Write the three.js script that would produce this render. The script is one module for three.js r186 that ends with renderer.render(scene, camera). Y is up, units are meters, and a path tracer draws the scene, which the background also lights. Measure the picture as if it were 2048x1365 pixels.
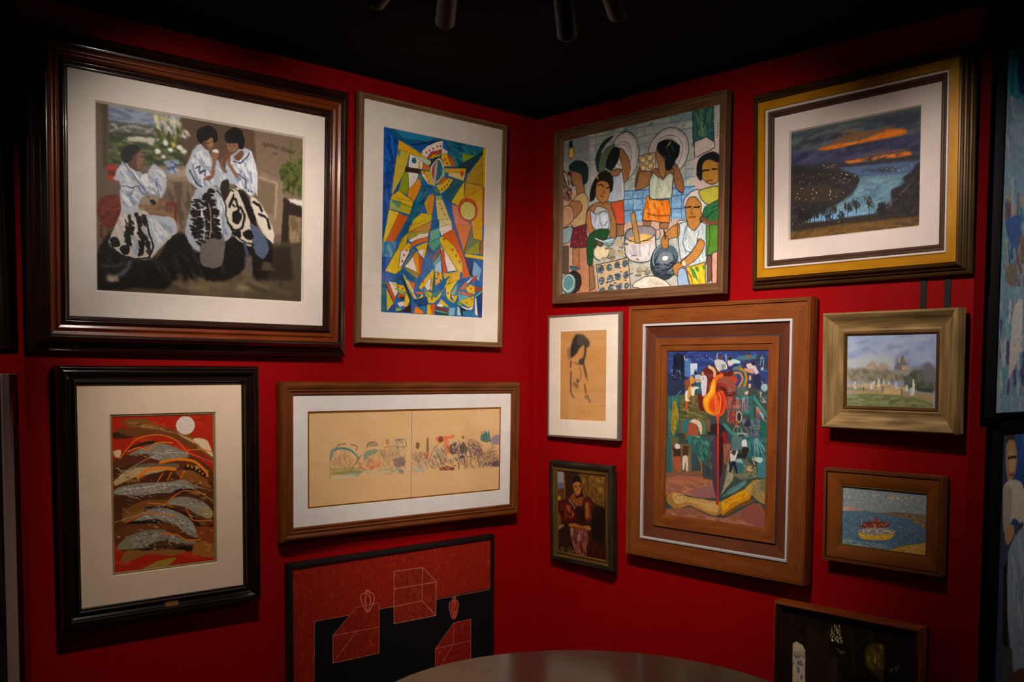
import * as THREE from 'three';
import { mergeGeometries, toCreasedNormals, mergeVertices } from 'three/addons/utils/BufferGeometryUtils.js';
import { RoundedBoxGeometry } from 'three/addons/geometries/RoundedBoxGeometry.js';
import { createNoise2D } from 'simplex-noise';

// ------------------------------------------------------------------ camera, exposure
const scene = new THREE.Scene();
scene.background = new THREE.Color(0x000000);
const FOCAL = 1989.35, CY = 869.77;                        // focal length and optical centre, in pixels of the 2048 x 1365 frame
const camera = new THREE.PerspectiveCamera(2 * Math.atan(CY / FOCAL) * 180 / Math.PI, 2048 / (2 * CY), 0.05, 40);
camera.setViewOffset(2048, 2 * CY, 0, 0, 2048, 1365);       // the photograph is the upper part of a taller frame
camera.position.set(0, 1.5, 0);
camera.rotation.order = 'YXZ';
camera.rotation.set(THREE.MathUtils.degToRad(-3.4956), 0, THREE.MathUtils.degToRad(0.3189));
const renderer = new THREE.WebGLRenderer({ antialias: true });
renderer.toneMapping = THREE.LinearToneMapping;
renderer.toneMappingExposure = 1.0;
renderer.shadowMap.enabled = true;
const LAMP_COLOR = new THREE.Color().setRGB(1, 0.89, 0.79);
// track spotlights: lens position, aim, candela, half angle (degrees), penumbra
const LAMPS = [
  { at: [-0.33, 2.4, -2.45], aim: [-1.0, 1.99, -3.27], cd: 2.8, half: 33.5, pen: 1, label: 'black cylinder spotlight at the left end of the visible heads' },
  { at: [-0.17, 2.37, -2.5], aim: [-0.39, 1.77, -4.06], cd: 3.1, half: 43.4, pen: 1, label: 'black cylinder spotlight left of centre, tilted to the right' },
  { at: [0.13, 2.34, -2.5], aim: [0.38, 1.24, -3.91], cd: 9.6, half: 40.2, pen: 1, label: 'black cylinder spotlight right of centre that hangs lowest' },
  { at: [0.25, 2.38, -2.47], aim: [0.85, 1.63, -3.93], cd: 3.3, half: 39.6, pen: 1, label: 'black cylinder spotlight just right of the lowest head' },
  { at: [0.5, 2.42, -2.38], aim: [1.21, 1.82, -3.02], cd: 2.85, half: 35.3, pen: 1, label: 'black cylinder spotlight above the view, right of the visible heads' },
  { at: [-0.52, 2.42, -2.38], aim: [-0.68, 1.61, -2.82], cd: 5.4, half: 32, pen: 1, label: 'black cylinder spotlight above the view, left of the visible heads' },
  { at: [2.5, 2.4, -2.2], aim: [1.65, 1.5, -3.25], cd: 2.1, half: 40, pen: 1, label: 'black cylinder spotlight out of view, over the far right wall' },
  { at: [-2.5, 2.4, -2.1], aim: [-1.7, 1.0, -3.2], cd: 2, half: 40, pen: 1, label: 'black cylinder spotlight out of view, over the far left wall' },
];

// ------------------------------------------------------------------ helpers
let seed = 7;
const rnd = () => { seed = (seed + 0x6d2b79f5) | 0; let t = Math.imul(seed ^ (seed >>> 15), 1 | seed); t = (t + Math.imul(t ^ (t >>> 7), 61 | t)) ^ t; return ((t ^ (t >>> 14)) >>> 0) / 4294967296; };
const noise = createNoise2D(rnd);
const D = Math.PI / 180, V = (x, y, z) => new THREE.Vector3(x, y, z);
const clamp = (x, a = 0, b = 1) => Math.min(b, Math.max(a, x));
const taken = new Map();
function numbered(name) { const n = taken.get(name) ?? 0; taken.set(name, n + 1); return n ? `${name}_${String(n).padStart(3, '0')}` : name; }
function thing(name, label, category, group) {
  const o = new THREE.Group(); o.name = numbered(name); o.userData = { label, category }; if (group) o.userData.group = group; scene.add(o); return o;
}
function mesh(name, geo, mat, parent, kind) {
  const m = new THREE.Mesh(geo, mat); m.name = parent ? name : numbered(name); m.castShadow = m.receiveShadow = true;
  (parent ?? scene).add(m); if (kind) m.userData.kind = kind; return m;
}
function structure(name, label, category) { const o = new THREE.Group(); o.name = name; o.userData = { kind: 'structure', label, category }; scene.add(o); return o; }

// ------------------------------------------------------------------ textures and materials
function dataTex(w, h, f, srgb) {
  const a = new Uint8Array(w * h * 4);
  for (let y = 0; y < h; y++) for (let x = 0; x < w; x++) { const c = f(x / w, y / h), i = (y * w + x) * 4; for (let k = 0; k < 3; k++) a[i + k] = clamp(Array.isArray(c) ? c[k] : c) * 255; a[i + 3] = 255; }
  const t = new THREE.DataTexture(a, w, h); t.wrapS = t.wrapT = THREE.RepeatWrapping; t.magFilter = THREE.LinearFilter; t.minFilter = THREE.LinearFilter;
  if (srgb) t.colorSpace = THREE.SRGBColorSpace; t.needsUpdate = true; return t;
}
// noise that repeats over the unit square
function tile(u, v, fu, fv, ox = 0) {
  const b = (a, c) => noise(a * fu + ox, c * fv + ox * 1.7), s = (t) => t * t * (3 - 2 * t), x = s(u), y = s(v);
  const q = (A, B, t) => A * (1 - t) + B * t;
  return q(q(b(u, v), b(u - 1, v), x), q(b(u, v - 1), b(u - 1, v - 1), x), y);
}
const toS = (c) => (c <= 0.0031308 ? 12.92 * c : 1.055 * Math.pow(c, 1 / 2.4) - 0.055), toL = (c) => (c <= 0.04045 ? c / 12.92 : ((c + 0.055) / 1.055) ** 2.4);
const hexRGB = (h) => [1, 3, 5].map((i) => parseInt(h.slice(i, i + 2), 16) / 255);
// wood: grain runs along u (metres), two sRGB tones
function wood(dark, light, rough, opts = {}) {
  const a = hexRGB(dark), b = hexRGB(light), k = opts.k ?? 1, ox = rnd() * 50;
  const g = (u, v) => clamp(0.5 + 0.26 * tile(u, v, 2, 24 * k, ox) + 0.16 * tile(u, v, 6, 90 * k, ox + 9) + 0.36 * tile(u, v, 2, 5, ox + 3));
  const map = dataTex(512, 256, (u, v) => { const t = g(u, v); return [0, 1, 2].map((i) => a[i] + (b[i] - a[i]) * t); }, true);
  const bump = dataTex(256, 128, (u, v) => g(u, v));
  for (const t of [map, bump]) t.repeat.set(2.2, 5);
  return new THREE.MeshPhysicalMaterial({ map, bumpMap: bump, bumpScale: opts.bump ?? 0.0002, roughness: rough, clearcoat: opts.coat ?? 0, clearcoatRoughness: opts.coatRough ?? 0.15, metalness: opts.metal ?? 0, specularIntensity: opts.spec ?? 0.45 });
}
const plain = (rgb, rough, o = {}) => new THREE.MeshPhysicalMaterial({ color: new THREE.Color(rgb), roughness: rough, ...o });

// red emulsion paint: upright roller and brush marks, a little patchy
const paintBump = dataTex(1024, 1024, (u, v) => 0.5 + 0.2 * tile(u, v, 70, 7, 1) + 0.16 * tile(u, v, 180, 12, 5) + 0.18 * tile(u, v, 9, 3, 8) + 0.1 * tile(u, v, 120, 120, 2));
const paintMap = dataTex(512, 512, (u, v) => { const t = 0.5 * tile(u, v, 3, 2, 4) + 0.35 * tile(u, v, 26, 4, 6) + 0.3 * tile(u, v, 60, 60, 3), k = 1 + 0.07 * t; return [toS(0.27 * k), toS(0.0008 * k), toS(0.0022 * k)]; }, true);
const paintRough = dataTex(512, 512, (u, v) => 0.55 + 0.1 * tile(u, v, 14, 3, 7) + 0.08 * tile(u, v, 60, 10, 2));
for (const t of [paintBump, paintMap, paintRough]) t.repeat.set(0.7, 0.7);
const redPaint = new THREE.MeshPhysicalMaterial({ map: paintMap, bumpMap: paintBump, bumpScale: 0.0012, roughness: 1, roughnessMap: paintRough, metalness: 0, specularIntensity: 0.18 });
const redGloss = new THREE.MeshPhysicalMaterial({ color: new THREE.Color().setRGB(0.3, 0.001, 0.003), roughness: 0.22 });
const ceilBump = dataTex(512, 512, (u, v) => 0.5 + 0.3 * tile(u, v, 40, 40, 1) + 0.2 * tile(u, v, 9, 9, 4));
const blackCeiling = new THREE.MeshPhysicalMaterial({ color: new THREE.Color().setRGB(0.0055, 0.0042, 0.0034), specularIntensity: 0.1, roughness: 0.95, bumpMap: ceilBump, bumpScale: 0.002 });
const floorMat = wood('#2c2320', '#3d302a', 0.5);
const blackMetal = plain(0x070707, 0.4);

// ------------------------------------------------------------------ the room
const CEIL = 2.6;
const P = { C: [0.103, -4.388], foldL: [-0.596, -3.729], endL: [-1.455, -2.971], foldR: [0.402, -4.087], endR: [1.393, -3.025] };
const YAW = { A: 41.4, B: 43.3, C: -45.2, D: -47, E: 43, F: -46 };
P.farE = [P.endR[0] + Math.cos(43 * D) * 2.4, P.endR[1] - Math.sin(43 * D) * 2.4];
P.farF = [P.endL[0] - Math.cos(46 * D) * 2.4, P.endL[1] - Math.sin(46 * D) * 2.4];
// upright slab from plan point a to b (its lit face on the right-hand side when walking from b to a), 0.12 m thick behind
function wallSlab(a, b, y0, y1, back = 0.12) {
  const dx = b[0] - a[0], dz = b[1] - a[1], L = Math.hypot(dx, dz), nx = -dz / L, nz = dx / L;   // n points into the room
  const g = new THREE.BoxGeometry(L, y1 - y0, back);
  const p = g.attributes.position, uv = g.attributes.uv, nn = g.attributes.normal;
  for (let i = 0; i < p.count; i++) { const X = p.getX(i), Y = p.getY(i), Z = p.getZ(i); if (Math.abs(nn.getZ(i)) > 0.5) uv.setXY(i, X + L / 2, Y); else uv.setXY(i, Z, Y); }
  g.translate(0, 0, -back / 2);
  const m = new THREE.Matrix4().makeBasis(V(dx / L, 0, dz / L), V(0, 1, 0), V(nx, 0, nz));
  m.setPosition((a[0] + b[0]) / 2, (y0 + y1) / 2, (a[1] + b[1]) / 2); g.applyMatrix4(m); return g;
}
const wallLeft = structure('wall_left', 'red painted wall left of the corner', 'wall');
mesh('panel', wallSlab(P.endL, P.foldL, 0, CEIL), redPaint, wallLeft);
mesh('panel', wallSlab(P.foldL, P.C, 0, CEIL), redPaint, wallLeft);
const wallRight = structure('wall_right', 'red painted wall right of the corner', 'wall');
mesh('panel', wallSlab(P.C, P.foldR, 0, CEIL), redPaint, wallRight);
mesh('panel', wallSlab(P.foldR, P.endR, 0, CEIL), redPaint, wallRight);
function flatWall(name, label, a, b) { const w = mesh(name, wallSlab(a, b, 0, CEIL), redPaint, null, 'structure'); w.name = name; w.userData.label = label; w.userData.category = 'wall'; }
flatWall('wall_far_right', 'red wall turning away at the right edge', P.endR, P.farE);
flatWall('wall_far_left', 'red wall turning away at the left edge', P.farF, P.endL);
flatWall('wall_side_right', 'red side wall to the right of the camera', P.farE, [P.farE[0], 3]);
flatWall('wall_side_left', 'red side wall to the left of the camera', [P.farF[0], 3], P.farF);
flatWall('wall_back', 'red wall behind the camera', [P.farE[0], 3], [P.farF[0], 3]);
{
  const f = mesh('floor', new THREE.BoxGeometry(6.6, 0.1, 8.2).translate(0, -0.05, -1), floorMat, null, 'structure'); f.name = 'floor'; f.userData.label = 'dark brown floor'; f.userData.category = 'floor';
  const c = mesh('ceiling', new THREE.BoxGeometry(6.6, 0.1, 8.2).translate(0, CEIL + 0.05, -1), blackCeiling, null, 'structure'); c.name = 'ceiling'; c.userData.label = 'black painted ceiling'; c.userData.category = 'ceiling';
}
// rounded beads of filler and paint along the panel joints
function bead(name, x, z, y0, y1, r, label) {
  const g = new THREE.CylinderGeometry(r, r, y1 - y0, 10, 24), p = g.attributes.position;
  for (let i = 0; i < p.count; i++) { const y = p.getY(i); const k = 1 + 0.5 * noise(y * 9, x * 7); p.setX(i, p.getX(i) * k + 0.0015 * noise(y * 3, 4)); p.setZ(i, p.getZ(i) * k); }
  g.computeVertexNormals(); const m = mesh(name, g.translate(x, (y0 + y1) / 2, z), redGloss, null, 'structure'); m.name = name; m.userData.label = label; m.userData.category = 'trim';
}
bead('trim_1', P.foldL[0] - 0.001, P.foldL[1] - 0.001, 0, CEIL, 0.003, 'raised joint in the red wall between the left panels');
bead('trim_2', P.foldR[0] + 0.0005, P.foldR[1] - 0.0015, 0, CEIL, 0.003, 'raised joint in the red wall right of the corner');
bead('trim_3', P.C[0], P.C[1] + 0.001, 0, CEIL, 0.003, 'painted bead in the corner of the red walls');

// ragged top edge where the red paint runs onto the black ceiling
function raggedEdge(name, a, b, label) {
  const dx = b[0] - a[0], dz = b[1] - a[1], L = Math.hypot(dx, dz), nx = -dz / L, nz = dx / L, n = Math.round(L / 0.006), pos = [], idx = [];
  for (let i = 0; i <= n; i++) {
    const t = i / n, s = t * L, w = 0.002 + 0.007 * Math.max(0, noise(s * 9, a[0] * 5) * 0.7 + noise(s * 40, a[1]) * 0.45), x = a[0] + dx * t, z = a[1] + dz * t;
    for (const [o, y] of [[-0.001, -0.0022], [w, -0.0012], [w, 0.001], [-0.001, 0.001]]) pos.push(x + nx * o, CEIL + y, z + nz * o);
    if (i) for (let k = 0; k < 4; k++) { const p = (i - 1) * 4, q = i * 4, m = (k + 1) % 4; idx.push(p + k, q + k, q + m, p + k, q + m, p + m); }
  }
  const g = new THREE.BufferGeometry(); g.setAttribute('position', new THREE.Float32BufferAttribute(pos, 3)); g.setAttribute('uv', new THREE.Float32BufferAttribute(new Float32Array(pos.length / 3 * 2), 2)); g.setIndex(idx); g.computeVertexNormals();
  const m = mesh(name, g, redGloss, null, 'structure'); m.name = name; m.userData.label = label; m.userData.category = 'trim';
}
raggedEdge('trim_4', P.endL, P.foldL, 'ragged red paint line along the ceiling above the three women');
raggedEdge('trim_5', P.foldL, P.C, 'ragged red paint line along the ceiling left of the corner');
raggedEdge('trim_6', P.C, P.endR, 'ragged red paint line along the ceiling right of the corner');

// point on a wall: s metres along it (to the right), height y, off metres in front
const ORIGIN = { A: P.foldL, B: P.C, C: P.C, D: P.foldR, E: P.endR, F: P.endL };
function onWall(w, s, y, off = 0) { const [x, z] = ORIGIN[w], a = YAW[w] * D; return V(x + Math.cos(a) * s + Math.sin(a) * off, y, z - Math.sin(a) * s + Math.cos(a) * off); }

// ------------------------------------------------------------------ picture frames
// one mitred rail of a moulding: profile = [inset from the outer edge, height above the front plane] walked from outside to inside; the back is closed at z = back
function railGeo(w, h, prof, back, side) {
  const loop = [...prof, [prof[prof.length - 1][0], back], [prof[0][0], back]], n = loop.length, pos = [], uv = [], nor = [];
  const [len, across, turn] = side % 2 ? [h, w, (side === 1 ? -1 : 1) * Math.PI / 2] : [w, h, side === 0 ? 0 : Math.PI];
  let t = rnd() * 0.3; const u0 = rnd();
  for (let i = 0; i < n; i++) {
    const [a, za] = loop[i], [b, zb] = loop[(i + 1) % n], dl = Math.hypot(b - a, zb - za); if (dl < 1e-7) continue;
    const q = [[-(len / 2 - a), across / 2 - a, za, t], [len / 2 - a, across / 2 - a, za, t], [len / 2 - b, across / 2 - b, zb, t + dl], [-(len / 2 - b), across / 2 - b, zb, t + dl]];
    for (const k of [0, 3, 2, 0, 2, 1]) { const p = q[k]; pos.push(p[0], p[1], p[2]); uv.push(p[0] + u0, p[3]); }
    t += dl;
  }
  const g = new THREE.BufferGeometry();
  g.setAttribute('position', new THREE.Float32BufferAttribute(pos, 3)); g.setAttribute('uv', new THREE.Float32BufferAttribute(uv, 2));
  g.computeVertexNormals(); g.rotateZ(turn);
  return toCreasedNormals(g, 0.7);
}
function rails(o, name, w, h, prof, back, mat, cx = 0, cy = 0) {
  let f = o.children.find((c) => c.name === 'frame'); if (!f) { f = new THREE.Group(); f.name = 'frame'; o.add(f); }
  for (let s = 0; s < 4; s++) mesh(name, railGeo(w, h, prof, back, s).translate(cx, cy, 0), mat, f);
}
// arc of profile points from (x0, z0) to (x1, z1) bulging by h
function arc(x0, z0, x1, z1, bulge, n = 7) { const r = []; for (let i = 0; i <= n; i++) { const t = i / n, s = Math.sin(Math.PI * t) * bulge, L = Math.hypot(x1 - x0, z1 - z0) || 1; r.push([x0 + (x1 - x0) * t - (z1 - z0) / L * s, z0 + (z1 - z0) * t + (x1 - x0) / L * s]); } return r; }
// window mount: a board with a bevelled opening (one mesh)
function mount(o, name, W, H, cx, cy, w, h, ax, ay, z, mat, thick = 0.003, lip = 0.003) {
  const pos = [], uv = [];
  const rect = (x, y, a, b, zz) => [[x - a / 2, y + b / 2, zz], [x + a / 2, y + b / 2, zz], [x + a / 2, y - b / 2, zz], [x - a / 2, y - b / 2, zz]];
  const R = [rect(cx, cy, W, H, z - thick), rect(cx, cy, W, H, z), rect(ax, ay, w + 2 * lip, h + 2 * lip, z), rect(ax, ay, w, h, z - thick)];
  for (let k = 0; k < 4; k++) { const A = R[k], B = R[(k + 1) % 4]; for (let s = 0; s < 4; s++) { const q = [A[s], A[(s + 1) % 4], B[(s + 1) % 4], B[s]]; for (const i of [0, 2, 1, 0, 3, 2]) { pos.push(...q[i]); uv.push(q[i][0], q[i][1]); } } }
  const g = new THREE.BufferGeometry(); g.setAttribute('position', new THREE.Float32BufferAttribute(pos, 3)); g.setAttribute('uv', new THREE.Float32BufferAttribute(uv, 2)); g.computeVertexNormals();
  return mesh(name, g, mat, o);
}
function hang(name, label, c, yaw, tilt, roll) {
  const o = thing(name, label, 'painting'); o.position.set(...c); o.rotation.order = 'YXZ'; o.rotation.set(tilt * D, yaw * D, roll * D); return o;
}
function sheet(o, name, w, h, cx, cy, z, mat, thick = 0.004, edge = paperEdge) {
  const g = new THREE.BoxGeometry(w, h, thick).translate(cx, cy, z - thick / 2); return mesh(name, g, [edge, edge, edge, edge, mat, edge], o);
}
function pane(o, w, h, cx, cy, z) { return mesh('glass', new THREE.PlaneGeometry(w, h).translate(cx, cy, z), glass, o); }
const glass = new THREE.MeshPhysicalMaterial({ color: 0xffffff, roughness: 0.02, transmission: 1, thickness: 0, ior: 1.5 });
const paperEdge = plain(0xc9bfae, 0.9);
const linenBump = dataTex(256, 256, (u, v) => 0.5 + 0.25 * Math.sin(u * 2 * Math.PI * 64) * (0.6 + 0.4 * tile(u, v, 20, 20, 3)) + 0.25 * Math.sin(v * 2 * Math.PI * 64));
linenBump.repeat.set(10, 10);
const boardMap = (hex) => { const c = hexRGB(hex); const t = dataTex(256, 256, (u, v) => { const k = 1 + 0.02 * tile(u, v, 6, 6, 2) + 0.02 * tile(u, v, 60, 60, 5); return c.map((x) => x * k); }, true); t.repeat.set(2, 2); return t; };
const board = (hex, rough = 0.8, linen = 0) => new THREE.MeshPhysicalMaterial({ map: boardMap(hex), roughness: rough, ...(linen ? { bumpMap: linenBump, bumpScale: linen } : {}) });

// ------------------------------------------------------------------ painting on canvas
const weave = dataTex(256, 256, (u, v) => 0.5 + 0.2 * Math.sin(u * 2 * Math.PI * 48) + 0.2 * Math.sin(v * 2 * Math.PI * 48));
// drawing commands in sheet units (1000 across)
function smooth(ctx, q, closed) {                            // Catmull-Rom curve through the points
  const n = q.length / 2, at = (i) => { const k = closed ? (i + n) % n : Math.min(n - 1, Math.max(0, i)); return [q[2 * k], q[2 * k + 1]]; };
  ctx.moveTo(q[0], q[1]);
  for (let i = 0; i < (closed ? n : n - 1); i++) {
    const a = at(i - 1), b = at(i), c = at(i + 1), d = at(i + 2), f = 1 / 6.5;
    ctx.bezierCurveTo(b[0] + (c[0] - a[0]) * f, b[1] + (c[1] - a[1]) * f, c[0] - (d[0] - b[0]) * f, c[1] - (d[1] - b[1]) * f, c[0], c[1]);
  }
  if (closed) ctx.closePath();
}
function inside(q, x, y) { let c = false; for (let i = 0, j = q.length - 2; i < q.length; j = i, i += 2) if ((q[i + 1] > y) !== (q[j + 1] > y) && x < (q[j] - q[i]) * (y - q[i + 1]) / (q[j + 1] - q[i + 1]) + q[i]) c = !c; return c; }
function paint(H, bg, cmds, o = {}) {
  const px = o.px ?? 1024, k = px / 1000, cv = document.createElement('canvas'); cv.width = px; cv.height = Math.round(H * k);
  const top = cv.getContext('2d'); top.fillStyle = bg; top.fillRect(0, 0, px, cv.height);
  const layer = document.createElement('canvas'); layer.width = px; layer.height = cv.height;
  const ctx = layer.getContext('2d'); ctx.scale(k, k); ctx.lineCap = ctx.lineJoin = 'round'; let soft = 0;
  const flush = () => { top.filter = soft ? `blur(${soft * k}px)` : 'none'; top.drawImage(layer, 0, 0); ctx.clearRect(0, 0, 1000, H + 2); };
  for (const c of cmds) {
    const [op, col] = c;
    if (op === 'b') { flush(); soft = col; continue; }
    if (op === 'o') { ctx.globalAlpha = col; continue; }
    ctx.beginPath();
    const line = () => { if (!o.line) return; const g = ctx.globalAlpha; ctx.globalAlpha = g * (o.lineAlpha ?? 0.7); ctx.strokeStyle = o.line; ctx.lineWidth = o.lineWidth ?? 4; ctx.stroke(); ctx.globalAlpha = g; };
    if (op === 'p' || op === 'q') { const q = c[2]; ctx.moveTo(q[0], q[1]); for (let i = 2; i < q.length; i += 2) ctx.lineTo(q[i], q[i + 1]); ctx.closePath(); ctx.fillStyle = col; ctx.fill(); if (op === 'p') line(); }
    else if (op === 'c') { smooth(ctx, c[2], true); ctx.fillStyle = col; ctx.fill(); line(); }
    else if (op === 'l') { smooth(ctx, c[3], false); ctx.strokeStyle = col; ctx.lineWidth = c[2]; ctx.stroke(); }
    else if (op === 'k') { const q = c[3]; ctx.moveTo(q[0], q[1]); for (let i = 2; i < q.length; i += 2) ctx.lineTo(q[i], q[i + 1]); ctx.strokeStyle = col; ctx.lineWidth = c[2]; ctx.stroke(); }
    else if (op === 'd') { const q = c[3]; ctx.fillStyle = col; for (let i = 0; i < q.length; i += 2) { ctx.beginPath(); ctx.ellipse(q[i], q[i + 1], c[2], c[2], 0, 0, 7); ctx.fill(); } }
    else if (op === 'e') { const [, , rx, ry, a, q] = c; ctx.ellipse(q[0], q[1], rx, ry, a * D, 0, 7); ctx.fillStyle = col; ctx.fill(); }
    else if (op === 'r') { const [, , rx, ry, a, lw, q] = c; ctx.ellipse(q[0], q[1], rx, ry, a * D, 0, 7); ctx.strokeStyle = col; ctx.lineWidth = lw; ctx.stroke(); }
    else if (op === 's' || op === 'S') {                                   // brush dabs inside a polygon: colours, count, length, width, angle
      const [, cols, n, len, wd, ang, q] = c; let x0 = 1e9, x1 = -1e9, y0 = 1e9, y1 = -1e9;
      for (let i = 0; i < q.length; i += 2) { x0 = Math.min(x0, q[i]); x1 = Math.max(x1, q[i]); y0 = Math.min(y0, q[i + 1]); y1 = Math.max(y1, q[i + 1]); }
      const list = cols.split(' '); ctx.save();
      if (op === 's') { ctx.moveTo(q[0], q[1]); for (let i = 2; i < q.length; i += 2) ctx.lineTo(q[i], q[i + 1]); ctx.closePath(); ctx.clip(); }
      for (let i = 0, tries = 0; i < n && tries < n * 12; tries++) {
        const x = x0 + rnd() * (x1 - x0), y = y0 + rnd() * (y1 - y0); if (!inside(q, x, y)) continue; i++;
        const a = (ang + (rnd() - 0.5) * 40) * D, l = len * (0.5 + rnd()) / 2, dx = Math.cos(a) * l, dy = Math.sin(a) * l, bend = (rnd() - 0.5) * l;
        ctx.beginPath(); ctx.moveTo(x - dx, y - dy); ctx.quadraticCurveTo(x - dy * bend / (l || 1) * 0.4, y + dx * bend / (l || 1) * 0.4, x + dx, y + dy);
        ctx.strokeStyle = list[Math.floor(rnd() * list.length)]; ctx.lineWidth = wd * (0.6 + rnd() * 0.8); ctx.stroke();
      }
      ctx.restore();
    }
    else if (op === 'w') { const [, , size, a, text, q] = c; ctx.save(); ctx.translate(q[0], q[1]); ctx.rotate(a * D); ctx.font = `italic ${size}px ${o.font ?? 'serif'}`; ctx.fillStyle = col; ctx.fillText(text, 0, 0); ctx.restore(); }
  }
  flush(); top.filter = 'none';
  // bristle and pigment: drag the paint a little along a noise field and vary its value
  const W = cv.width, Hh = cv.height, img = top.getImageData(0, 0, W, Hh), s = img.data, d = new Uint8ClampedArray(s.length), warp = (o.warp ?? 3) * k, grain = o.grain ?? 0.08, gain = o.gain ?? 1, f = o.freq ?? 0.03;
  const lut = new Float32Array(256); for (let i = 0; i < 256; i++) lut[i] = toL(i / 255) * gain;
  const back = new Uint8Array(4097); for (let i = 0; i <= 4096; i++) back[i] = Math.round(toS(i / 4096) * 255);
  for (let y = 0; y < Hh; y++) for (let x = 0; x < W; x++) {
    const ux = x / k, uy = y / k, n1 = noise(ux * f, uy * f), n2 = noise(ux * f + 40, uy * f - 17), n3 = noise(ux * f * 4, uy * f * 4 + 9);
    const sx = clamp(Math.round(x + warp * (n1 + 0.5 * n3)), 0, W - 1), sy = clamp(Math.round(y + warp * (n2 - 0.5 * n3)), 0, Hh - 1), i = (y * W + x) * 4, j = (sy * W + sx) * 4;
    const v = 1 + grain * (0.6 * n3 + 0.5 * n2 + 1.1 * (rnd() - 0.5));
    for (let c = 0; c < 3; c++) d[i + c] = back[Math.min(4096, Math.max(0, (lut[s[j + c]] * v + 0.002 * grain) * 4096)) | 0]; d[i + 3] = 255;
  }
  img.data.set(d); top.putImageData(img, 0, 0);
  const t = new THREE.CanvasTexture(cv); t.colorSpace = THREE.SRGBColorSpace; t.magFilter = THREE.LinearFilter; t.minFilter = THREE.LinearFilter;
  const m = { map: t, roughness: o.rough ?? 0.6, specularIntensity: o.gloss ?? 0.35 };
  if (o.impasto) { const a = new Uint8Array(W * Hh * 4); for (let y = 0; y < Hh; y++) for (let x = 0; x < W; x++) { const i = (y * W + x) * 4, z = (Hh - 1 - y) * W * 4 + x * 4, b = 128 + 60 * noise(x * 0.05, y * 0.08) + 45 * noise(x * 0.2, y * 0.2) + 7 * Math.sin(x * 1.1) + 7 * Math.sin(y * 1.1); a[z] = a[z + 1] = a[z + 2] = clamp(b, 0, 255); a[z + 3] = 255; }
    const b = new THREE.DataTexture(a, W, Hh); b.magFilter = b.minFilter = THREE.LinearFilter; b.needsUpdate = true; m.bumpMap = b; m.bumpScale = o.impasto; }
  if (o.coat) { m.clearcoat = o.coat; m.clearcoatRoughness = 0.25; }
  return new THREE.MeshPhysicalMaterial(m);
}
const ART = {};
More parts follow.
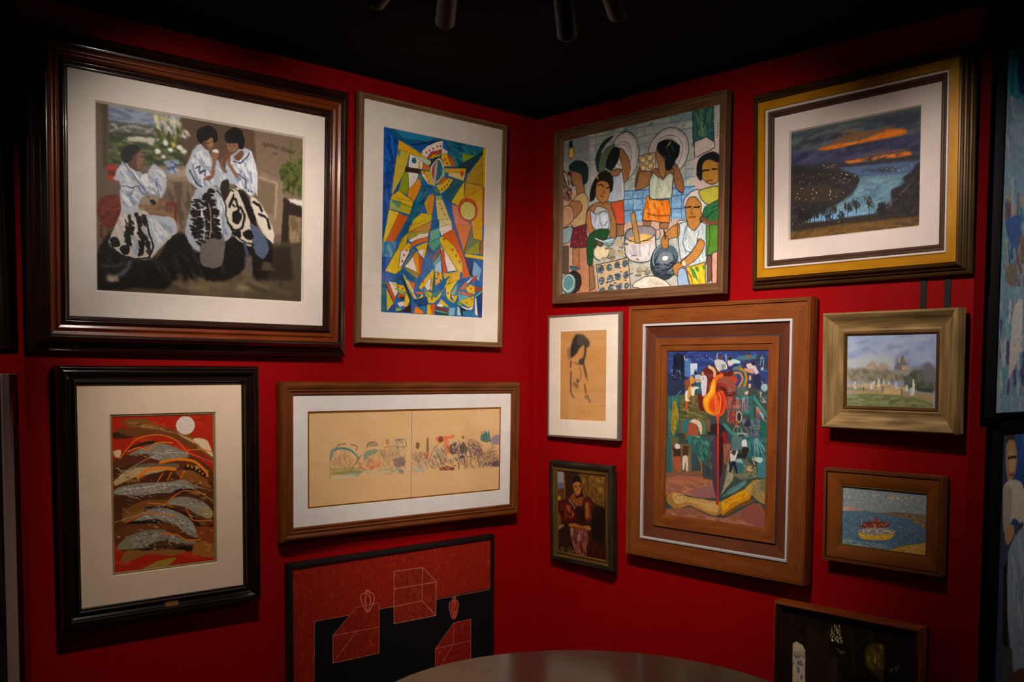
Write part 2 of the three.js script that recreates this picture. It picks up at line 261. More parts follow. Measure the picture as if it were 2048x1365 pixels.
ART.women = paint(806, '#6f5c4c', [
['b',4],
['p','#6e5d4e',[-34,-16,1064,-52,1076,845,-42,893]],
['p','#5a4636',[374,-6,752,-15,754,249,374,258]],
['p','#7b6654',[729,-18,1064,-23,1069,312,754,305]],
['p','#8a7460',[761,192,887,232,890,476,763,488]],
['p','#6a5a48',[-22,-6,68,-4,62,426,-25,436]],
['p','#4e4132',[40,-5,68,-4,63,274,44,276]],
['b',3],
['p','#7d8aa0',[68,-4,377,0,377,92,67,109]],
['s','#8a97ac #6f7c90 #98a4b6',40,50.6,11.4,5,[68,-4,377,0,377,72,67,103]],
['p','#565a52',[68,78,272,70,272,115,67,134]],
['s','#b5b0a8 #8b857c #3c4436 #a09a92',60,21.6,6.3,3,[71,90,285,74,285,119,70,134]],
['p','#363f26',[67,125,367,100,408,220,66,260]],
['s','#45522c #5c6a3c #2a341e #707a4c #4c5834',130,31.7,10.1,10,[67,131,367,100,395,215,66,254]],
['p','#c8c2b6',[147,131,285,119,278,140,147,150]],
['p','#b5301a',[62,261,98,261,95,327,62,324]],
['p','#6a2418',[62,286,95,282,95,304,62,305]],
['p','#8f7c66',[285,243,422,218,451,288,305,306]],
['p','#a8957c',[312,253,408,233,423,265,326,284]],
['p','#6d5c48',[319,298,465,286,465,570,339,541]],
['s','#7d6a55 #5d4d3c #887460',60,80.8,13.5,88,[319,304,437,289,437,518,353,526]],
['l','#b9b070',9.4,[346,12,357,82,339,131]],
['l','#c6bc78',7.9,[269,18,292,73,312,122]],
['l','#3c4a24',5.4,[326,22,326,107,333,171]],
['l','#8f8a44',6.1,[388,57,353,122,339,170]],
['S','#d9d3c0 #cfc59a #e6e0d0 #a9a06a',46,17.1,8.6,60,[252,21,388,5,381,98,272,109]],
['S','#333c1e #48542a #6a7038',60,26.5,6.0,70,[259,85,395,69,395,175,272,193]],
['e','#e8e4dc',13.6,11.7,0,[278,176]],
['e','#e2ded6',11.0,11.8,0,[312,135]],
['e','#efebe2',12.4,10.5,0,[336,161]],
['e','#e8e2d8',14.0,11.9,0,[377,145]],
['e','#d8d2c6',11.0,9.2,0,[305,195]],
['e','#d8c23a',8.3,10.5,0,[350,137]],
['e','#dcd6ca',12.7,10.6,0,[395,159]],
['e','#c8c0b0',13.5,9.1,0,[248,145]],
['S','#f0ece4 #d8d0c4',14,9.5,6.1,30,[388,67,422,65,422,98,388,97]],
['c','#8f9db8',[309,214,367,199,374,218,353,237,367,259,319,265,326,241,311,227]],
['s','#27365e #3c4e7c #c8d0e0',26,13.4,5.4,10,[312,213,370,202,367,257,322,263]],
['k','#b8a894',5.2,[754,225,851,240,841,409]],
['p','#77654f',[761,238,840,249,833,395,762,375]],
['p','#2e241c',[884,304,1069,341,1075,755,925,763,874,535]],
['p','#d9d2cc',[912,304,1069,304,1069,356,920,321]],
['p','#8a7458',[913,380,982,387,980,511,918,524]],
['s','#9c8464 #6d5a42',14,76.6,10.7,88,[921,386,974,388,976,504,922,516]],
['S','#464c24 #5c6430 #343a1c #6e7038 #525a2a',110,45.3,11.3,-60,[871,170,992,118,1002,276,896,260]],
['l','#55662a',10.7,[943,168,918,100,925,35]],
['l','#66762f',10.0,[951,160,959,108,950,59]],
['l','#4a5a24',9.2,[976,156,991,104,979,77]],
['l','#5a6a2a',9.2,[935,198,895,160,867,171]],
['b',8],
['p','#4c4030',[305,597,1071,495,1076,845,-4,891,-3,776]],
['p','#6e5c44',[409,690,764,636,781,757,423,784]],
['p','#8a7858',[657,701,757,701,750,744,657,757]],
['s','#5d4e3a #7a684c #453828',60,81.6,17.7,8,[325,662,923,588,925,785,256,820]],
['p','#2c241c',[748,560,923,530,941,689,734,703]],
['b',3],
['c','#6e2c1c',[24,418,101,383,132,444,113,517,36,518]],
['s','#8a3a24 #56221a #7c3420',24,37.9,10.1,-30,[31,417,113,394,113,504,36,511]],
['k','#6a2218',10.2,[36,524,36,569]],
['k','#6a2218',7.7,[61,528,64,572]],
['k','#7a2c1e',12.1,[302,402,356,393,356,479]],
['k','#7a2c1e',6.1,[319,410,318,456]],
['k','#7a2c1e',6.1,[336,408,336,461]],
['b',5],
['c','#120f0e',[23,621,74,540,119,535,190,633,270,640,339,534,423,523,437,593,487,589,611,516,687,537,695,635,627,703,523,723,423,689,367,699,311,770,190,771,34,793,16,698]],
['c','#17130f',[687,523,732,490,826,524,812,669,734,688]],
['s','#201a18 #0d0b0a #2a2422',50,57.3,14.0,70,[35,652,612,585,597,698,47,779]],
['l','#5a6272',14.4,[157,662,138,702,92,731]],
['l','#474e5c',8.9,[35,684,86,686,125,671]],
['e','#a08a74',27.0,14.2,12,[82,738]],
['e','#c8b8a4',12.8,7.8,0,[73,745]],
['b',2.5],
['c','#c9bcae',[106,485,126,444,211,435,271,468,339,448,367,511,339,541,284,599,244,642,184,650,125,638,67,598,80,545]],
['s','#d8cec4 #b8acb0 #9aa4b8 #e4dcd4',60,77.4,9.0,70,[113,459,353,459,353,526,190,639,87,590]],
['c','#b8c0cc',[224,460,325,456,363,512,311,557,271,607,231,511]],
['s','#d4d8e0 #98a4b8 #e6e4e4',34,59.7,8.0,60,[237,465,353,499,284,592]],
['b',1.5],
['l','#0f0c0b',14.4,[181,448,197,515,210,579,197,632]],
['l','#14110f',7.9,[224,460,237,524,257,588,237,636]],
['S','#12100e #1a1614',30,27.6,8.5,70,[191,470,224,460,244,615,197,626]],
['l','#12100e',9.8,[152,461,158,512,145,598]],
['S','#12100e',22,22.1,7.8,40,[142,475,165,479,158,596,135,585]],
['c','#12100e',[71,572,99,566,112,594,86,606]],
['c','#12100e',[112,604,151,594,148,630,125,632]],
['l','#12100e',5.8,[67,591,112,633,177,648,244,640]],
['b',2.5],
['c','#b9bfca',[95,295,137,225,166,247,218,291,258,234,305,260,319,304,298,373,271,396,211,409,191,444,126,457,113,382,117,330,88,321]],
['s','#d6dae2 #9aa4b6 #e8e8ea #8792a8 #c4cad6',90,44.8,7.7,50,[101,275,166,247,218,291,271,245,312,279,291,374,204,403,126,444,120,355]],
['c','#dedfe4',[205,293,231,277,234,335,211,325]],
['c','#9a8878',[204,384,271,363,278,401,204,436]],
['l','#8c6a4e',19.7,[201,420,244,418,305,398]],
['l','#936f52',17.3,[244,438,291,436,339,444]],
['l','#7a5a42',13.4,[285,414,288,381]],
['b',1.5],
['l','#3a4258',3.9,[123,342,152,345,172,349,159,376]],
['l','#3a4258',3.9,[159,350,192,334,205,358,238,380]],
['l','#525c74',5.2,[130,245,185,308,238,373]],
['l','#4c5670',3.3,[265,298,278,336,285,368]],
['c','#1a1614',[241,393,254,386,270,402,258,408]],
['c','#5e4030',[143,224,179,194,205,183,218,214,212,247,188,273,159,260]],
['c','#86604a',[192,195,212,195,217,227,198,262,185,244]],
['l','#2a1a14',3.3,[200,211,212,209]],
['c','#17120f',[121,202,143,173,186,162,199,178,179,200,159,235,137,244,121,227]],
['b',2.5],
['c','#a9aebc',[458,314,559,301,611,377,626,493,582,546,509,594,444,585,402,515,423,412]],
['s','#c9ccd6 #8b93a6 #dedee2 #7b859c',70,89.8,9.0,85,[430,357,581,340,611,502,451,571]],
['c','#6a625e',[480,528,581,505,575,644,480,651]],
['b',1.5],
['S','#13100e #1c1714',60,18.0,9.7,8,[430,357,469,353,483,555,440,572]],
['S','#13100e #1c1714',50,16.8,9.8,8,[490,337,508,335,538,529,501,533]],
['S','#13100e #1c1714',54,18.2,9.8,8,[497,309,530,305,571,526,538,529]],
['l','#c8a078',4.2,[512,375,523,442,519,524]],
['l','#c9b29a',3.5,[465,373,490,445,490,540]],
['b',2],
['c','#cfc2b2',[603,323,655,283,685,320,732,406,733,540,656,526,611,474,596,379]],
['c','#15120f',[655,296,693,313,732,392,763,488,811,547,733,568,717,450,686,369]],
['c','#4e5c74',[717,443,779,486,811,547,780,600,733,561]],
['c','#d8cdbf',[716,317,778,359,834,467,830,524,779,479,732,392]],
['l','#12100e',10.8,[611,377,633,334,656,386,633,403]],
['l','#12100e',10.1,[603,447,633,479,671,468,686,411,663,372]],
['c','#12100e',[626,410,656,393,675,412,656,449,630,445]],
['l','#12100e',7.2,[633,320,618,356,640,374]],
['c','#12100e',[626,493,664,483,668,511,634,507]],
['c','#12100e',[679,488,709,472,732,497,717,520,686,509]],
['l','#14110f',6.4,[551,309,588,359,596,420,618,473,671,524,733,540]],
['l','#12100e',13.2,[731,343,758,354,774,380]],
['l','#12100e',10.4,[759,396,794,407]],
['l','#12100e',12.0,[802,413,814,454]],
['l','#3e4a60',14.6,[687,537,702,592]],
['b',4],
['p','#5e564e',[687,600,725,590,726,675,695,677]],
['p','#4a4038',[780,614,819,618,843,652,772,657]],
['b',2.5],
['c','#b6bdca',[412,206,451,127,493,114,522,164,558,179,580,230,566,280,522,299,479,325,451,308,423,291,403,247]],
['s','#dadee6 #96a0b4 #e8e8ec #7f8ba2',80,44.0,8.2,60,[422,185,479,136,537,189,559,260,494,303,437,289]],
['c','#a9b2c2',[544,188,580,203,610,267,566,300,537,263]],
['s','#d8dce4 #929cb0',20,35.3,6.3,60,[544,194,595,242,581,292]],
['l','#8a6248',18.3,[529,237,537,189,533,149]],
['c','#7c563e',[493,262,529,244,522,268,486,273]],
['e','#8c644a',19.1,20.3,0,[540,151]],
['c','#e6e4e2',[522,133,551,126,558,142,533,142]],
['b',1.5],
['l','#2c3448',4.8,[451,227,472,211,465,239,493,228]],
['l','#2c3448',4.2,[465,246,493,235,490,256]],
['l','#343c50',6.2,[422,238,451,288,479,304]],
['c','#5f4230',[475,103,536,70,544,106,522,137,493,134]],
['c','#99704f',[497,93,529,82,536,108,515,134]],
['l','#2a1a14',3.5,[500,106,513,103]],
['l','#2a1a14',3.5,[523,100,533,98]],
['l','#6a3428',3.5,[511,125,523,122]],
['c','#120e0d',[458,93,458,59,500,29,543,42,554,85,536,101,525,79,493,87,475,113]],
['s','#0e0b0a #1a1412',20,20.7,8.3,30,[458,73,536,40,551,78,465,105]],
['b',2.5],
['c','#aeb6c6',[595,174,632,134,669,108,714,108,746,187,750,278,716,317,670,288,633,278,595,256]],
['s','#d6dae4 #8c97ae #e6e6ea #747f98 #c0c8d6',90,57.2,8.6,70,[610,172,707,116,742,195,739,293,655,283]],
['c','#6e4a36',[632,148,673,114,677,141,654,165]],
['l','#8a6046',17.1,[602,132,610,185,647,235]],
['c','#6a4630',[580,135,602,118,617,143,595,167]],
['l','#7a5240',12.8,[577,163,573,204,595,221]],
['b',1.5],
['l','#d8dce2',7.3,[715,115,742,195,746,306]],
['l','#38425a',5.8,[647,221,685,244,693,285]],
['l','#2c3448',5.0,[632,168,669,170,707,123]],
['S','#20242e #dfe0e4',16,14.3,5.7,30,[588,277,731,273,731,315,595,304]],
['c','#8a6248',[598,91,639,78,654,104,624,128,602,118]],
['l','#2a1a14',3.6,[606,103,618,99]],
['l','#2a1a14',3.6,[628,98,639,95]],
['c','#120e0d',[587,79,594,44,631,18,669,26,684,72,677,107,658,103,650,84,602,91]],
['c','#2a1e18',[573,272,603,255,610,309,588,352,566,307]],
['w','#14110f',25.1,6,'Aguilar Alcuaz',[768,73]],
['w','#14110f',14.0,4,'-1981-',[819,108]],
], {gain:1.02, impasto:0.0006, rough:0.5, warp:2.5, freq:0.022, grain:0.12});
ART.abstract = paint(1356, '#1a66b0', [
['p','#0c4f9e',[0,9,167,-19,181,325,17,922]],
['s','#0a58b4 #0d3f88 #1266c0',40,114.7,22.9,85,[7,29,143,89,88,599,19,694]],
['p','#0a5a86',[19,6,602,-7,561,38,262,102,149,83]],
['p','#1a7ca8',[109,17,490,12,423,55,195,70]],
['p','#0d5878',[560,6,1012,11,1015,84,708,207,604,91]],
['s','#16708e #0a4a66 #2a8a9a #1d6c6a',60,74.3,18.6,12,[574,19,983,21,852,153,692,165]],
['p','#7fa02c',[744,97,884,92,823,174,757,178]],
['p','#0b3c4c',[693,198,887,86,997,13,803,238,708,229]],
['p','#0a2a3a',[255,103,553,26,370,138,329,133]],
['p','#0f4f9c',[268,106,526,44,370,143]],
['p','#c09a0c',[1005,12,1015,322,954,318,803,249]],
['p','#b8920e',[803,249,948,139,961,306,783,307]],
['p','#c89a10',[783,307,961,312,963,612,774,520]],
['p','#d8b010',[953,26,1005,12,1014,310,962,323]],
['p','#c0561a',[954,324,1015,316,1024,617,955,613]],
['p','#d9a514',[150,85,412,174,392,199,250,167,138,153]],
['p','#c8b038',[138,153,243,168,207,310,93,499,98,430]],
['p','#d2b820',[217,161,250,167,213,288,206,289]],
['p','#8f9c14',[197,312,240,306,242,433,230,471,157,449]],
['p','#e8dcd4',[240,306,333,303,321,348,249,437]],
['p','#e0901c',[341,334,362,385,298,511,237,481,242,433]],
['p','#e0b414',[93,499,157,449,291,512,278,556,87,516]],
['p','#b8b41c',[87,516,278,556,260,612,75,590]],
['p','#9fae5c',[84,521,178,525,167,601,79,590]],
['s','#4f8a86 #6f9a50',12,35.0,15.2,20,[93,525,185,530,166,569,94,567]],
['p','#e2c41c',[75,596,160,607,58,1019,16,869]],
['p','#d2601a',[160,612,247,629,125,828,48,830]],
['p','#4f8a9a',[138,158,171,158,158,202,139,199]],
['p','#0c5a78',[362,385,458,378,314,638,192,853,171,823,272,578]],
['s','#0a4c62 #167890 #0a6a94',50,66.5,18.1,115,[362,396,445,396,300,645,234,670]],
['p','#d8a418',[432,451,473,430,464,610,422,588,392,510]],
['p','#e08a18',[446,450,487,445,470,588,428,571]],
['p','#d8c020',[367,589,463,589,465,665,250,768,287,651]],
['p','#1e62a8',[495,460,534,657,528,691,466,708,470,577]],
['p','#d8cc74',[495,465,565,462,654,625,655,667,536,712]],
['d','#cc5a1e',7.4,[537,497,559,534,587,574,609,608]],
['p','#9cae64',[494,444,557,436,558,463,502,475]],
['p','#1c62b0',[557,425,643,475,690,621,790,827,762,857,647,626,587,503]],
['p','#d8be18',[775,297,780,464,715,494,650,474,684,398]],
['p','#e08060',[651,490,723,498,740,580,866,622,784,850,691,641]],
['p','#dc7a3c',[698,640,858,623,784,844]],
['p','#d8a414',[772,431,962,329,967,737,877,757,858,623]],
['e','#c8501c',99.8,92.1,0,[815,513]],
['e','#d6cc6a',76.9,71.5,0,[815,520]],
['r','#3a2c10',76.9,71.5,0,3.2,[815,520]],
['c','#e6d8cc',[360,145,417,88,547,29,554,55,541,101,452,125,405,175]],
['d','#c04820',8.5,[403,139,432,120,464,102,505,79,534,72]],
['p','#b8401c',[408,175,452,131,541,93,539,128,466,145,426,183]],
['p','#d8ac28',[426,183,466,145,535,123,529,151,467,177]],
['d','#26323a',5.5,[450,177,473,160,497,145,520,135]],
['p','#e0c8b8',[548,78,605,102,564,173,543,155]],
['p','#d8b418',[556,120,598,119,649,182,664,202,565,217,536,166]],
['p','#c8541c',[598,114,663,159,675,206,643,205,606,140]],
['p','#3c8a88',[604,80,677,129,714,195,675,206,648,144]],
['d','#c04820',9.9,[580,164,601,189]],
['d','#203440',5.6,[626,98,670,157,693,187,652,127]],
['c','#1c3a3a',[420,237,440,192,522,152,565,195,560,272,499,351,442,310]],
['c','#dcd4ca',[441,245,481,191,529,162,572,216,574,281,534,346,478,354,442,310]],
['c','#9c5a48',[456,254,488,195,515,180,504,280,492,335,463,307]],
['c','#c8a08c',[488,206,516,186,498,335,477,327]],
['c','#1f6a84',[515,180,544,198,559,250,533,308,498,335,504,274]],
['c','#8cc0a0',[559,239,580,236,575,297,520,348,492,352,540,313]],
['p','#e8dcd6',[250,167,372,212,366,267,239,269]],
['c','#b8c8a8',[290,177,440,192,427,231,386,221]],
['e','#1e6a80',21.6,21.2,0,[291,215]],
['p','#d8b81c',[331,218,345,216,346,264,329,267]],
['p','#d46a20',[372,223,434,235,441,267,373,271]],
['p','#3a2a18',[216,270,373,271,360,300,210,305]],
['k','#1a1410',3.6,[250,167,236,269]],
['p','#d8a420',[580,228,791,201,781,241,588,262]],
['p','#dcc878',[623,252,781,241,768,298,609,281]],
['e','#cc4e1c',20.5,21.0,0,[747,247]],
['p','#c8641c',[567,293,660,302,610,319,541,351,513,349]],
['k','#2a2218',3.7,[566,225,791,198,772,298]],
['p','#d8b424',[353,279,442,272,456,319,492,368,465,377,402,347,367,320]],
['d','#c4501c',7.9,[387,287,402,318,430,346]],
['p','#e6d8c8',[360,300,387,296,430,360,472,376,423,366]],
['p','#d8bc24',[499,367,548,350,617,297,667,301,612,374,543,427]],
['d','#c4501c',9.4,[623,319,604,348,580,370,554,391]],
['p','#17606e',[667,295,775,297,685,420,643,475,571,434,626,361]],
['d','#a04038',5.0,[678,316,668,339,647,364]],
['d','#0c3a50',7.6,[704,334,676,371,655,404]],
['s','#2c6a58 #5a8a58',14,30.7,14.7,60,[479,381,542,400,515,436,473,425]],
['p','#5f8a4c',[323,305,361,316,375,362,355,354]],
['c','#e6ddd4',[453,308,460,334,492,368,486,374,457,340]],
['k','#2c2414',2.3,[150,88,93,499,291,517]],
['k','#2c2414',2.3,[87,516,272,560]],
['k','#2c2414',2.6,[948,139,961,306,962,592]],
['k','#2c2414',2.6,[783,307,961,312]],
['k','#2c2414',3.2,[791,198,775,297,771,415]],
['p','#4f94b8',[16,828,151,820,108,941,18,938]],
['s','#3c80b0 #6aaac4 #2a6ab0',20,46.4,17.4,85,[19,833,145,826,101,931,21,933]],
['p','#1a56b0',[18,938,108,941,45,1041,130,1067,21,1112]],
['p','#1b5c90',[130,1067,229,1060,204,1126,118,1110]],
['e','#3c3a50',10.6,11.8,0,[177,1088]],
['p','#1e6a80',[11,1107,53,1115,57,1343,15,1345]],
['p','#d8b41c',[261,692,464,622,452,705,249,742,190,795,127,918,45,1041,143,1055,189,1025]],
['p','#e0c01c',[45,1041,210,788,179,871,162,1033,137,1056]],
['p','#c88a3c',[262,735,464,638,452,705,343,727,236,775]],
['p','#a8a03c',[236,754,343,727,452,705,432,734,344,754,250,800]],
['p','#e8dcd0',[257,800,343,748,439,725,433,756,344,781,277,814]],
['p','#d46a24',[271,825,344,781,433,758,433,788,345,818,285,845]],
['p','#e0bc1c',[251,811,285,845,239,898,181,999,168,989,186,887]],
['p','#e8ddd0',[179,887,238,866,265,879,195,998,168,1000]],
['d','#c85a1c',9.6,[268,850,237,877,214,912,199,957]],
['p','#e0b820',[318,842,433,794,402,927,374,897]],
['p','#e8dfd4',[336,873,400,846,381,913]],
['p','#8a8440',[189,1025,292,861,319,859,306,887,208,1008]],
['p','#4a7890',[259,918,299,866,319,859,312,881]],
['p','#e8dfd4',[221,996,300,914,334,955,343,1030]],
['p','#e0921c',[293,915,326,874,388,928,363,1028,347,1051]],
['p','#cc4e1c',[347,899,388,928,371,1049,357,1061]],
['p','#8f8a44',[208,997,343,1030,351,1073,296,1066]],
['p','#1e5c8a',[202,1035,262,1036,324,1075,297,1098]],
['p','#1a5a9c',[464,627,534,620,535,680,452,710]],
['p','#6aae98',[452,710,535,680,544,750,447,792]],
['p','#4a9a84',[447,792,544,756,545,811,484,866,434,832]],
['p','#3a5a8c',[434,810,484,860,471,932,429,903]],
['p','#8a5844',[546,827,554,859,486,948,471,911]],
['p','#2a66a8',[434,815,429,903,479,954,377,1038,402,916]],
['p','#6aa0a4',[554,865,563,947,501,985,486,953]],
['p','#a8c8d8',[507,962,562,925,572,1013,501,1012]],
['d','#182a40',6.2,[537,817,514,834,494,857,478,878]],
['d','#182a40',7.4,[436,844,452,863]],
['p','#e6dcd2',[535,680,647,635,663,678,558,738]],
['p','#dcd08c',[534,620,647,607,670,666,619,644,535,680]],
['p','#cc5c1c',[571,726,677,671,769,841,855,1026,775,1043,763,908]],
['p','#d8b41c',[544,750,579,736,695,814,771,930,773,998,737,1000,647,907,545,794]],
['p','#98964c',[545,783,647,896,737,1000,715,1002,626,909]],
['d','#c4501c',11.3,[588,758,668,832,708,875,743,918]],
['p','#e8ddd2',[588,834,714,985,628,1003,597,911]],
['p','#cc4c1a',[561,853,589,840,598,922,621,1009,579,1023]],
['p','#d8b424',[545,811,581,835,561,853]],
['p','#6a7c58',[858,624,876,729,944,734,940,837,791,850,783,828]],
['p','#92962c',[798,832,937,740,940,843,799,852]],
['p','#98602c',[952,733,990,735,989,850,940,843]],
['p','#d8b820',[791,850,986,856,987,884,799,877]],
['p','#14305c',[792,878,881,882,870,1025,848,1015]],
['p','#1c5aac',[874,882,991,890,993,1085,902,1091,870,1013]],
['p','#7aacd0',[889,898,966,960,939,1054,870,1002]],
['p','#d8a828',[579,1023,751,988,746,1056,624,1098]],
['p','#dcb428',[508,1017,572,1013,580,1073,511,1117]],
['d','#cc4a1c',11.2,[535,1029]],
['d','#e09a30',13.7,[539,1054,528,1091]],
['d','#2a3a58',8.1,[522,1063,558,1075]],
['p','#1c5a9c',[53,1120,134,1264,148,1296,70,1337,57,1338]],
['p','#d0541c',[43,1110,106,1154,146,1226,134,1270,94,1202]],
['p','#c8b830',[60,1162,128,1270,70,1332]],
['p','#e4dcd0',[79,1113,151,1119,165,1187,140,1226]],
['p','#d8bc20',[112,1127,224,1135,245,1183,178,1171]],
['p','#8cae6a',[132,1157,259,1187,246,1209,179,1197]],
['d','#c44a1c',8.3,[165,1147,208,1158,227,1191]],
['p','#c8501c',[172,1192,232,1210,200,1239,160,1225]],
['p','#5a3028',[186,1218,226,1221,213,1244,180,1240]],
['p','#e0d4c8',[160,1263,233,1248,234,1280,181,1294]],
['p','#d8bc28',[232,1205,259,1187,273,1240,247,1290,221,1292]],
['e','#1a2030',12.0,7.5,0,[209,1226]],
['p','#1a4a9c',[115,1281,154,1295,142,1333,77,1331]],
['p','#7aac5c',[148,1301,201,1298,195,1326,149,1328]],
['p','#2a2028',[208,1319,281,1267,295,1331,142,1331]],
['p','#26344c',[189,1063,230,1113,286,1213,302,1331,273,1240,217,1136]],
['p','#d8c838',[202,1035,264,1111,292,1163,341,1226,394,1184,395,1217,354,1236,313,1227,244,1134]],
['p','#e4d8cc',[230,1081,257,1095,312,1178,299,1185]],
['p','#d4702c',[257,1095,318,1108,312,1162,292,1153]],
['p','#1b66a4',[318,1108,351,1089,445,989,493,969,392,1070,359,1143,373,1164,339,1171]],
['p','#d8b01c',[379,1103,494,986,490,1140,463,1164,475,1064,373,1158,352,1138]],
['p','#e0cfc0',[407,1123,468,1059,463,1147,435,1160]],
['d','#c44a1c',9.8,[394,1097]],
['p','#d8661c',[333,1174,394,1171,381,1191,333,1193]],
['k','#2a2420',5.5,[340,1190,333,1204]],
['k','#2a2420',5.5,[364,1191,371,1208]],
['p','#2a5c58',[494,1002,512,1161,477,1174]],
['p','#1a62a4',[504,1133,629,1042,651,1035,554,1152,498,1173]],
['p','#d8bc20',[565,1035,672,1016,631,1109,589,1134,651,1035]],
['p','#d4661c',[631,1103,665,1034,631,1097,590,1156,568,1157]],
['p','#c8b834',[408,1156,491,1173,576,1162,555,1202,500,1250,451,1252,423,1210]],
['p','#84a24c',[415,1161,464,1197,450,1208,422,1183]],
['p','#3a7a6a',[477,1174,582,1151,520,1204,478,1207]],
['k','#8a2c1c',9.9,[475,1204,482,1220]],
['p','#173f78',[300,1239,395,1212,436,1209,445,1269,411,1288,355,1279]],
['p','#1a68a8',[287,1234,328,1281,302,1337,289,1332]],
['p','#d87824',[328,1281,404,1315,405,1337,309,1336]],
['p','#1b74b0',[342,1280,431,1275,426,1336,408,1337,404,1310]],
['p','#d8a820',[438,1264,507,1255,502,1338,432,1336]],
['p','#d05a1c',[465,1263,514,1255,495,1339,481,1339]],
['p','#d8b428',[570,1213,657,1275,592,1267,529,1265]],
['p','#e4dccc',[535,1253,585,1245,586,1276,529,1270]],
['p','#7a3c28',[515,1271,658,1292,651,1314,515,1293]],
['p','#6aa06a',[522,1298,651,1320,644,1332,516,1332]],
['p','#1a4a5c',[516,1310,651,1326,652,1337,509,1341]],
['p','#d8c028',[610,1110,731,1057,661,1151,655,1208,707,1233,671,1246,619,1193]],
['p','#2a6a90',[576,1196,604,1160,634,1215,722,1255,724,1334,702,1335,708,1267]],
['p','#7aa08a',[661,1163,732,1079,719,1137,705,1177,662,1179]],
['p','#d8a830',[662,1185,734,1175,707,1233]],
['d','#c44a1c',9.5,[636,1167]],
['p','#1a56a0',[738,1057,856,1037,748,1135]],
['p','#e0d0c4',[755,1117,856,1037,892,1017,784,1132]],
['p','#b03c2c',[871,1036,937,1003,880,1087]],
['p','#c86a3c',[748,1129,797,1075,835,1078,792,1132]],
['p','#d8b01c',[806,1120,857,1082,902,1102,904,1159,837,1152]],
['p','#d05424',[733,1141,897,1165,838,1180,771,1190]],
['p','#5aa4b8',[734,1153,800,1171,867,1184,809,1205,743,1220]],
['p','#c8b02c',[736,1220,897,1171,892,1257,840,1266,795,1245]],
['p','#7cac30',[728,1220,780,1246,744,1265]],
['d','#c44a1c',8.4,[824,1229,875,1198,862,1116]],
['d','#203850',9.0,[762,1165]],
['p','#e4dcd4',[744,1254,840,1271,892,1251,878,1281,811,1284]],
['p','#1a2a40',[744,1254,833,1289,789,1302,783,1331,768,1332]],
['p','#2a74a4',[782,1297,893,1286,907,1256,909,1337,790,1331]],
['p','#8a3c28',[902,1096,993,1102,986,1125,911,1142]],
['p','#80b080',[905,1171,986,1120,979,1143,912,1182]],
['p','#173c7a',[912,1182,994,1125,1001,1344,940,1335]],
['p','#e0d8d0',[905,1182,920,1187,939,1329,909,1314]],
['p','#7aacc8',[650,1275,708,1272,702,1335,644,1337]],
['p','#9cc4d4',[729,1260,752,1270,768,1332,728,1333]],
['k','#2a2418',2.3,[45,1041,210,783,288,679]],
['k','#2a2418',2.4,[262,738,464,635]],
['k','#2a2418',3.1,[402,927,434,810,452,694]],
['k','#2a2418',2.5,[552,794,573,1074]],
['k','#2a2418',2.6,[783,839,859,629,876,729,944,734]],
['k','#2a2418',2.4,[195,1030,230,1113,285,1164,300,1217,354,1236,395,1212]],
['k','#2a2418',2.5,[500,979,491,1173,422,1166]],
['k','#2a2418',2.5,[604,1155,634,1215,692,1239,735,1214]],
['k','#2a2418',2.4,[168,1000,186,887,257,805]],
['k','#2a2418',2.3,[53,1120,134,1270]],
], {gain:1.15, rough:0.85, warp:1.5, grain:0.12, freq:0.015, line:'#2c2414', lineWidth:2.5, lineAlpha:0.45});
